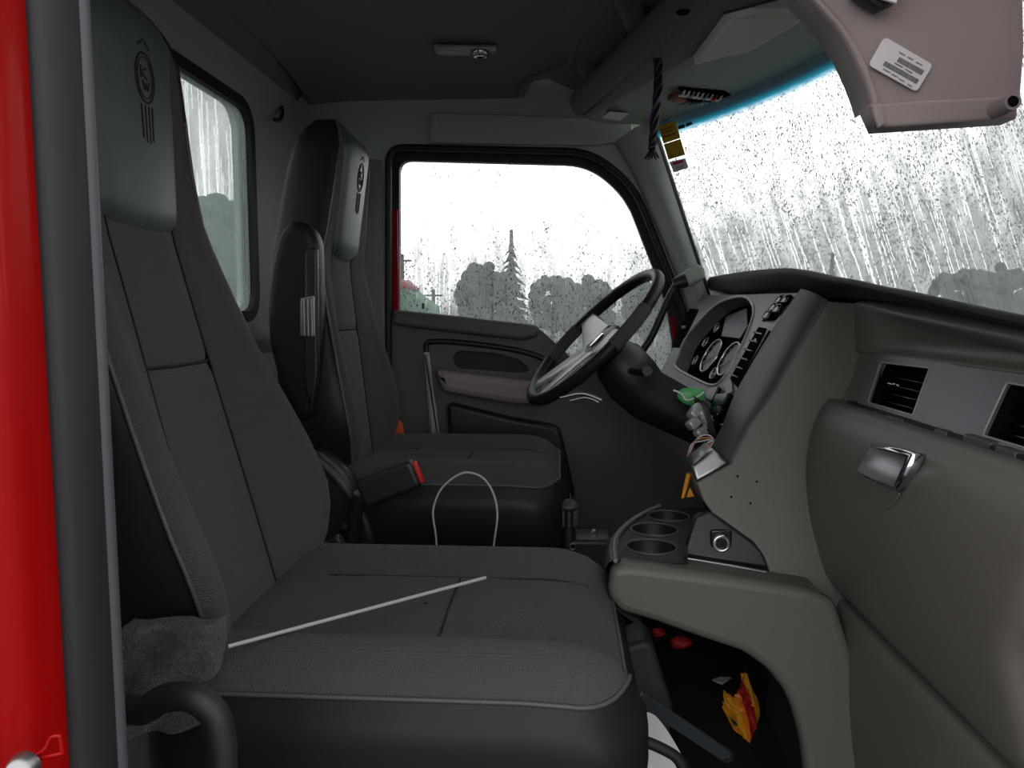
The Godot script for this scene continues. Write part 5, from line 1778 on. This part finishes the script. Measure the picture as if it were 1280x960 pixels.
func dash_clutter() -> void:
	# A pillar grab bar
	var o := thing("pillar_handle", "black grab bar running down the driver's windscreen pillar", "handle", Vector3(0.351, 1.064, -2.3))
	var g := geo()
	g.tube(spline([Vector3(0.362, 1.063, -2.28), Vector3(0.339, 1.054, -2.28), Vector3(0.317, 1.017, -2.28), Vector3(0.29, 0.952, -2.28), Vector3(0.263, 0.893, -2.28), Vector3(0.229, 0.844, -2.28)], 4), 0.011, 10)
	part("bar", g, M.black_plastic, o)
	g = geo()
	g.tube([Vector3(0.33, 1.054, -2.28), Vector3(0.366, 1.068, -2.28)], [0.017, 0.019], 12)
	part("mount", g, M.black_plastic, o)
	# green tag on the ignition
	o = thing("key_tag", "translucent green tag hanging at the ignition switch", "key tag", Vector3(0.298, 0.787, -1.75))
	var rows := []
	for i in 9:
		var th := PI * i / 8.0
		rows.append(circle(Vector3(0.298, 0.787, -1.75) + Vector3(0.032 * -cos(th), 0.002 * sin(3.0 * th), 0), Vector3(0, 0.020 * sin(th) + 0.001, 0), Vector3(0, 0, 0.010 * sin(th) + 0.0005), 16))
	part("tag", geo().grid(rows, true), M.green_plastic, o)
	part("cord", geo().tube(spline([Vector3(0.256, 0.801, -1.74), Vector3(0.274, 0.793, -1.74), Vector3(0.285, 0.779, -1.74), Vector3(0.307, 0.785, -1.74), Vector3(0.324, 0.797, -1.74)], 4), 0.0025, 6), M.mark_white, o)
	# chrome hand valve: a folded lever over two faceted bosses
	o = thing("hand_valve", "shiny chrome hand valve below the rocker switches", "valve", Vector3(0.299, 0.75, -1.66))
	var k0 := Vector3(0.299, 0.75, -1.66)
	for q in [["lever", Vector3(-0.008, 0.014, 0.0), Vector3(0.034, 0.020, 0.030), 0.9], ["lever_tip", Vector3(0.012, 0.004, 0.006), Vector3(0.022, 0.034, 0.022), 0.5], ["boss", Vector3(-0.012, -0.012, 0.004), Vector3(0.026, 0.022, 0.026), 0.7], ["boss", Vector3(0.006, -0.030, 0.0), Vector3(0.030, 0.018, 0.024), 0.4], ["stem", Vector3(0.03, -0.006, -0.01), Vector3(0.05, 0.014, 0.014), 0.6]]:
		g = geo()
		g.box(k0 + q[1], q[2], 0.005, Basis(Vector3(0, 0, 1), q[3]) * Basis(Vector3(0, 1, 0), 0.4))
		part(q[0], g, M.silver_bright, o)
	# red strap with thin wire loops
	o = thing("red_strap", "red strap with loose wire loops tucked behind the metal bracket", "strap", Vector3(0.263, 0.704, -1.46))
	g = geo()
	g.tube(spline([Vector3(0.245, 0.696, -1.46), Vector3(0.257, 0.7, -1.46), Vector3(0.272, 0.708, -1.46), Vector3(0.283, 0.72, -1.46)], 4), [0.012, 0.012, 0.012, 0.011, 0.011, 0.010, 0.010, 0.009, 0.009, 0.008, 0.007, 0.006, 0.005], 8)
	part("strap", g, M.red_plastic, o)
	for k in 3:
		part("wire", geo().tube(spline([Vector3(0.243, 0.703, -1.45), Vector3(0.249, 0.728, -1.45) + Vector3(0.004 * k, 0.004 * k, 0), Vector3(0.269, 0.735, -1.45) + Vector3(0.004 * k, 0.006 * k, 0), Vector3(0.29, 0.737, -1.45), Vector3(0.279, 0.719, -1.45) + Vector3(0, 0.006 * k, 0), Vector3(0.255, 0.706, -1.45)], 4), 0.0016, 5), M.copper if k == 1 else M.rod_white, o)
	# orange pencil-like wire tag under the bracket
	o = thing("hanging_tag", "orange tag hanging below the metal bracket", "tag", Vector3(0.236, 0.654, -1.42))
	g = geo()
	g.tube([Vector3(0.24, 0.679, -1.42), Vector3(0.235, 0.654, -1.42), Vector3(0.23, 0.632, -1.42)], [0.005, 0.0045, 0.003], 6)
	part("stick", g, M.yellow_plastic, o)
	g = geo()
	g.prism([Vector3(0.244, 0.651, -1.43), Vector3(0.253, 0.634, -1.43), Vector3(0.238, 0.632, -1.43)], Vector3(0, 0, 0.004), 0.001)
	part("flag", g, M.yellow_plastic, o)
	# brake pedal hanging in the driver's footwell
	o = thing("brake_pedal", "dark brake pedal hanging in the driver's footwell", "pedal", Vector3(0.32, 0.2, -1.86))
	g = geo()
	g.tube(spline([Vector3(0.48, 0.62, -1.86), Vector3(0.36, 0.40, -1.86), Vector3(0.24, 0.30, -1.86)], 4), 0.014, 8)
	part("arm", g, M.charcoal_plastic, o)
	g = geo()
	g.box(Vector3(0.22, 0.29, -1.86), Vector3(0.02, 0.10, 0.12), 0.006, Basis(Vector3(0, 0, 1), -0.6))
	part("pad", g, M.rubber, o)

func floor_litter() -> void:
	# sweet bag, slumped on the floor below the console
	var o := thing("sweet_bag", "crumpled yellow and red sweet bag on the footwell floor", "bag", Vector3(0.415, 0.0, -1.68))
	var nz := FastNoiseLite.new()
	nz.seed = 31
	nz.frequency = 12.0
	var mats := [M.yellow_plastic, M.orange_bag, M.red_bag]
	var strips := [[0, 6, 0], [6, 8, 1], [8, 11, 2], [11, 13, 0]]
	var grid := []
	for i in 15:
		var row := []
		for j in 14:
			var u := j / 13.0
			var v := i / 14.0
			var l := Vector3(0.376, 0.121, -1.7).lerp(Vector3(0.376, 0.048, -1.7), v)
			var r := Vector3(0.421, 0.168, -1.7).lerp(Vector3(0.469, 0.065, -1.7), minf(1.0, v * 1.2))
			if v > 0.6:
				l = l.lerp(Vector3(0.416, 0.015, -1.7), (v - 0.6) / 0.4)
				r = r.lerp(Vector3(0.443, 0.018, -1.7), (v - 0.6) / 0.4)
			var p := l.lerp(r, u)
			p.y -= 0.02 * sin(PI * u) * (1.0 - v)
			p.z += 0.03 * sin(PI * u) + 0.018 * nz.get_noise_2d(u * 0.6, v * 0.6)
			p.x += 0.006 * nz.get_noise_2d(u * 0.6 + 4.0, v * 0.6)
			row.append(p)
		grid.append(row)
	for s in strips:
		var rows := []
		for r in grid:
			rows.append(r.slice(s[0], s[1] + 1))
		part("foil", geo().slab(rows, Vector3(0, 0, -0.002)), mats[s[2]], o)
	part("crimp", geo().slab([[Vector3(0.412, 0.165, -1.69), Vector3(0.426, 0.165, -1.69)], [Vector3(0.416, 0.127, -1.69), Vector3(0.438, 0.124, -1.69)], [Vector3(0.425, 0.099, -1.68), Vector3(0.443, 0.092, -1.68)]], Vector3(0, 0, -0.003)), M.yellow_plastic, o)
	part("foil_lining", geo().slab([[Vector3(0.383, 0.078, -1.66), Vector3(0.397, 0.068, -1.66)], [Vector3(0.392, 0.06, -1.66), Vector3(0.403, 0.057, -1.66)]], Vector3(0, 0, -0.002)), M.chrome, o)
	# scraps
	var g := geo()
	g.prism([Vector3(0.39, 0.05, -1.893), Vector3(0.415, 0.05, -1.908), Vector3(0.442, 0.05, -1.905), Vector3(0.41, 0.05, -1.873)], Vector3(0, -0.004, 0), 0.0)
	single("paper_scrap", g, M.paper, "small white paper scrap on the floor above the yellow bag", "paper")
	# flat bar, white board and hose by the seat's front
	o = thing("pry_bar", "long flat dark bar lying in the passenger footwell", "bar", Vector3(0.206, 0.293, -1.25))
	g = geo()
	var a := Vector3(0.141, 0.296, -1.32)
	var b := Vector3(0.323, 0.131, -1.42)
	var d := (b - a).normalized()
	g.box((a + b) * 0.5, Vector3((b - a).length(), 0.026, 0.008), 0.003, Basis(d, Vector3(0, 0, 1).cross(d).normalized(), d.cross(Vector3(0, 0, 1).cross(d)).normalized()))
	part("blade", g, M.steel_dark, o)
	g = geo()
	g.lathe([[0.013, 0.0], [0.012, 0.006], [0.008, 0.011], [0.001, 0.013]], b, d, 10)
	part("rounded_tip", g, M.steel_dark, o)
	o = thing("white_board", "curved piece of pale cardboard under the passenger cushion's front", "cardboard", Vector3(0.128, 0.406, -1))
	g = geo()
	var sheet: Array = spline([Vector3(0.103, 0.358, -1.15), Vector3(0.143, 0.358, -1.15), Vector3(0.163, 0.34, -1.15), Vector3(0.182, 0.311, -1.15), Vector3(0.194, 0.289, -1.15)], 3)
	sheet.append_array([Vector3(0.191, 0.263, -1.15), Vector3(0.105, 0.213, -1.15)])
	g.prism(sheet, Vector3(0, -0.003, -0.004), 0.0)
	part("sheet", g, M.paper, o)
	g = geo()
	g.tube(spline([Vector3(0.095, 0.382, -1.05), Vector3(0.117, 0.372, -1.05), Vector3(0.151, 0.358, -1.05), Vector3(0.174, 0.341, -1.05), Vector3(0.189, 0.301, -1.05)], 4), 0.0085, 8)
	single("black_hose", g, M.rubber, "black hose curving over the pale cardboard in the footwell", "hose")
	for q in [[Vector3(0.234, 0.23, -1.75), 0.012, "round red scrap deep under the console"], [Vector3(0.278, 0.228, -1.7), 0.018, "larger red scrap hanging under the console"]]:
		g = geo()
		var rows := []
		for i in 8:
			var th := PI * i / 7.0
			var row := []
			for j in 12:
				var ph := TAU * j / 12.0
				var dd := Vector3(sin(th) * cos(ph), cos(th), sin(th) * sin(ph))
				row.append(q[0] + dd * q[1] * Vector3(1.3, 0.8, 0.6) * (1.0 + 0.9 * nz.get_noise_3dv(dd * 0.2 + q[0])))
			rows.append(row)
		g.grid(rows, true)
		single("red_scrap", g, M.red_bag, q[2], "scrap")

# ---------------------------------------------------------------- outside
func tree(at: Vector3, h: float, conifer: bool, seed_: int, label: String) -> void:
	var o := thing("conifer_tree" if conifer else "broadleaf_tree", label, "tree", at, "trees beyond the yard")
	var r := RandomNumberGenerator.new()
	r.seed = seed_
	var nz := FastNoiseLite.new()
	nz.seed = seed_
	nz.frequency = 0.35
	var g := geo()
	g.tube([at, at + Vector3(0, h * 0.5, 0), at + Vector3(0, h * 0.95, 0)], [h * 0.03, h * 0.02, h * 0.004], 7)
	part("trunk", g, M.bark, o)
	g = geo()
	if conifer:
		for k in 90:
			var t := k / 89.0
			var y := lerpf(0.12, 0.97, t) * h
			var an := k * 2.4
			var reach := h * 0.22 * (1.02 - t) * r.randf_range(0.7, 1.15)
			var d := Vector3(cos(an), 0, sin(an))
			g.tube([at + Vector3(0, y + h * 0.02, 0), at + Vector3(0, y, 0) + d * reach * 0.6, at + Vector3(0, y - h * 0.03, 0) + d * reach], [h * 0.02, h * 0.024 * (1.1 - t), h * 0.003], 5)
	else:
		for k in 120:
			var d := Vector3(r.randf_range(-1, 1), r.randf_range(-1, 1), r.randf_range(-1, 1))
			if d.length() > 1.0:
				d = d.normalized()
			var c := at + Vector3(0, h * 0.6, 0) + d * Vector3(h * 0.3, h * 0.34, h * 0.3)
			var s := h * r.randf_range(0.045, 0.085)
			var rows := []
			for i in 6:
				var th := PI * i / 5.0
				var row := []
				for j in 8:
					var ph := TAU * j / 8.0
					var e := Vector3(sin(th) * cos(ph), cos(th), sin(th) * sin(ph))
					row.append(c + e * s * (1.0 + 0.6 * nz.get_noise_3dv(c + e * s)))
				rows.append(row)
			g.grid(rows, true)
	part("crown", g, M.leaves, o)

func outside() -> void:
	var o := struct("ground", "wet grey yard around the lorry", "ground")
	var g := geo()
	g.box(Vector3(0, -1.45, 0), Vector3(300, 0.1, 300))
	part("surface", g, M.asphalt, o)
	# seen through the driver's window: pixel bearings turned into ground positions 25 to 60 m away
	tree(Vector3(-3.6, -1.4, -38.0), 4.8, false, 1, "rounded broadleaf tree beyond the driver's window")
	tree(Vector3(-2.9, -1.4, -46.0), 7.2, true, 2, "pointed conifer standing behind the rounded tree")
	tree(Vector3(-0.4, -1.4, -44.0), 4.6, false, 3, "low broadleaf tree ahead of the conifer beyond the driver's window")
	tree(Vector3(1.6, -1.4, -40.0), 4.2, false, 4, "small broadleaf tree beyond the steering wheel")
	tree(Vector3(4.6, -1.4, -42.0), 4.0, false, 5, "broadleaf tree behind the driver's windscreen pillar")
	for k in 7:
		tree(Vector3(9.0 + 5.0 * k, -1.4, -44.0 + 3.0 * (k % 3)), [4.2, 5.4, 4.6, 5.0, 6.0, 4.8, 5.4][k], k % 3 == 1, 20 + k, ["small leafy tree", "slim conifer", "tall leafy tree", "rounded leafy tree", "tall conifer", "wide leafy tree", "tallest leafy tree"][k] + " in the row ahead of the windscreen")
	for k in 4:
		tree(Vector3(-8.0 - 2.2 * k, -1.4, -17.5 - 5.2 * k), [5.0, 5.6, 6.6, 7.4][k], false, 40 + k, ["low leafy tree", "leafy tree", "large leafy tree", "tall leafy tree"][k] + " behind the rear window")
	for q in [[-7.4, -36.0, 5.0, "taller wooden pole beyond the driver's window"], [-6.1, -37.0, 3.4, "shorter wooden pole beyond the driver's window"]]:
		var p := Vector3(q[0], -1.4, q[1])
		var w := thing("utility_pole", q[3], "pole", p, "poles in the yard")
		part("post", geo().tube([p, p + Vector3(0, q[2], 0)], [0.12, 0.08], 8), M.pole_wood, w)
		part("crossarm", geo().box(p + Vector3(0, q[2] - 0.3, 0), Vector3(0.9, 0.08, 0.08), 0.01), M.pole_wood, w)
	# parked tipper beyond the driver's window
	var b := Vector3(-5.2, -1.4, -22.0)
	var t := thing("parked_trailer", "green and red trailer parked beyond the driver's window", "trailer", b)
	part("tub", geo().prism([b + Vector3(-2.4, 0.9, 0), b + Vector3(1.6, 0.9, 0), b + Vector3(1.4, 2.5, 0), b + Vector3(0.6, 3.1, 0), b + Vector3(-2.4, 3.1, 0)], Vector3(0, 0, -2.2), 0.05), M.tank_green, t)
	part("cover", geo().prism([b + Vector3(-2.5, 3.1, 0.05), b + Vector3(0.8, 3.0, 0.05), b + Vector3(0.5, 3.3, 0.05), b + Vector3(-2.5, 3.7, 0.05)], Vector3(0, 0, -2.3), 0.05), M.red_paint, t)
	for x in [-1.8, -0.8, 0.6]:
		part("wheel", geo().lathe([[0.1, 0.12], [0.45, 0.12], [0.5, 0.0], [0.45, -0.12], [0.1, -0.12]], b + Vector3(x, 0.5, 0.0), Vector3(0, 0, 1), 18), M.tyre, t)


func _ready() -> void:
	# camera, sky and exposure
	var cam := Camera3D.new()
	cam.name = "camera"
	cam.position = Vector3(0, 0.98, 0)
	cam.rotation_degrees = Vector3(-5.474, 3.560, 0)
	cam.fov = 53.13
	cam.near = 0.02
	cam.far = 500.0
	add_child(cam)
	var sky := ProceduralSkyMaterial.new()      # even overcast
	sky.sky_top_color = Color(0.90, 0.91, 0.92)
	sky.sky_horizon_color = Color(0.95, 0.96, 0.96)
	sky.ground_bottom_color = Color(0.35, 0.35, 0.35)
	sky.ground_horizon_color = Color(0.6, 0.6, 0.6)
	sky.sky_energy_multiplier = 1.0
	var env := Environment.new()
	env.background_mode = Environment.BG_SKY
	env.sky = Sky.new()
	env.sky.sky_material = sky
	env.tonemap_mode = Environment.TONE_MAPPER_LINEAR
	env.tonemap_exposure = 2.7
	env.sdfgi_enabled = true
	env.ssao_enabled = true
	env.ssil_enabled = true
	var w := WorldEnvironment.new()
	w.name = "environment"
	w.environment = env
	add_child(w)
	rng.seed = 1
	materials()
	mat("silver_bright", 205, 202, 198, 0.3, 0.35)
	mat("orange_bag", 230, 120, 24, 0.4)
	mat("red_bag", 176, 30, 26, 0.5)
	mat("steel_dark", 92, 98, 104, 0.45, 0.5)
	shell()
	drivers_door()
	seats()
	dashboard()
	console()
	steering()
	overhead()
	loose_panel()
	stickers()
	cables()
	between_seats()
	near_door()
	dash_clutter()
	floor_litter()
	outside()
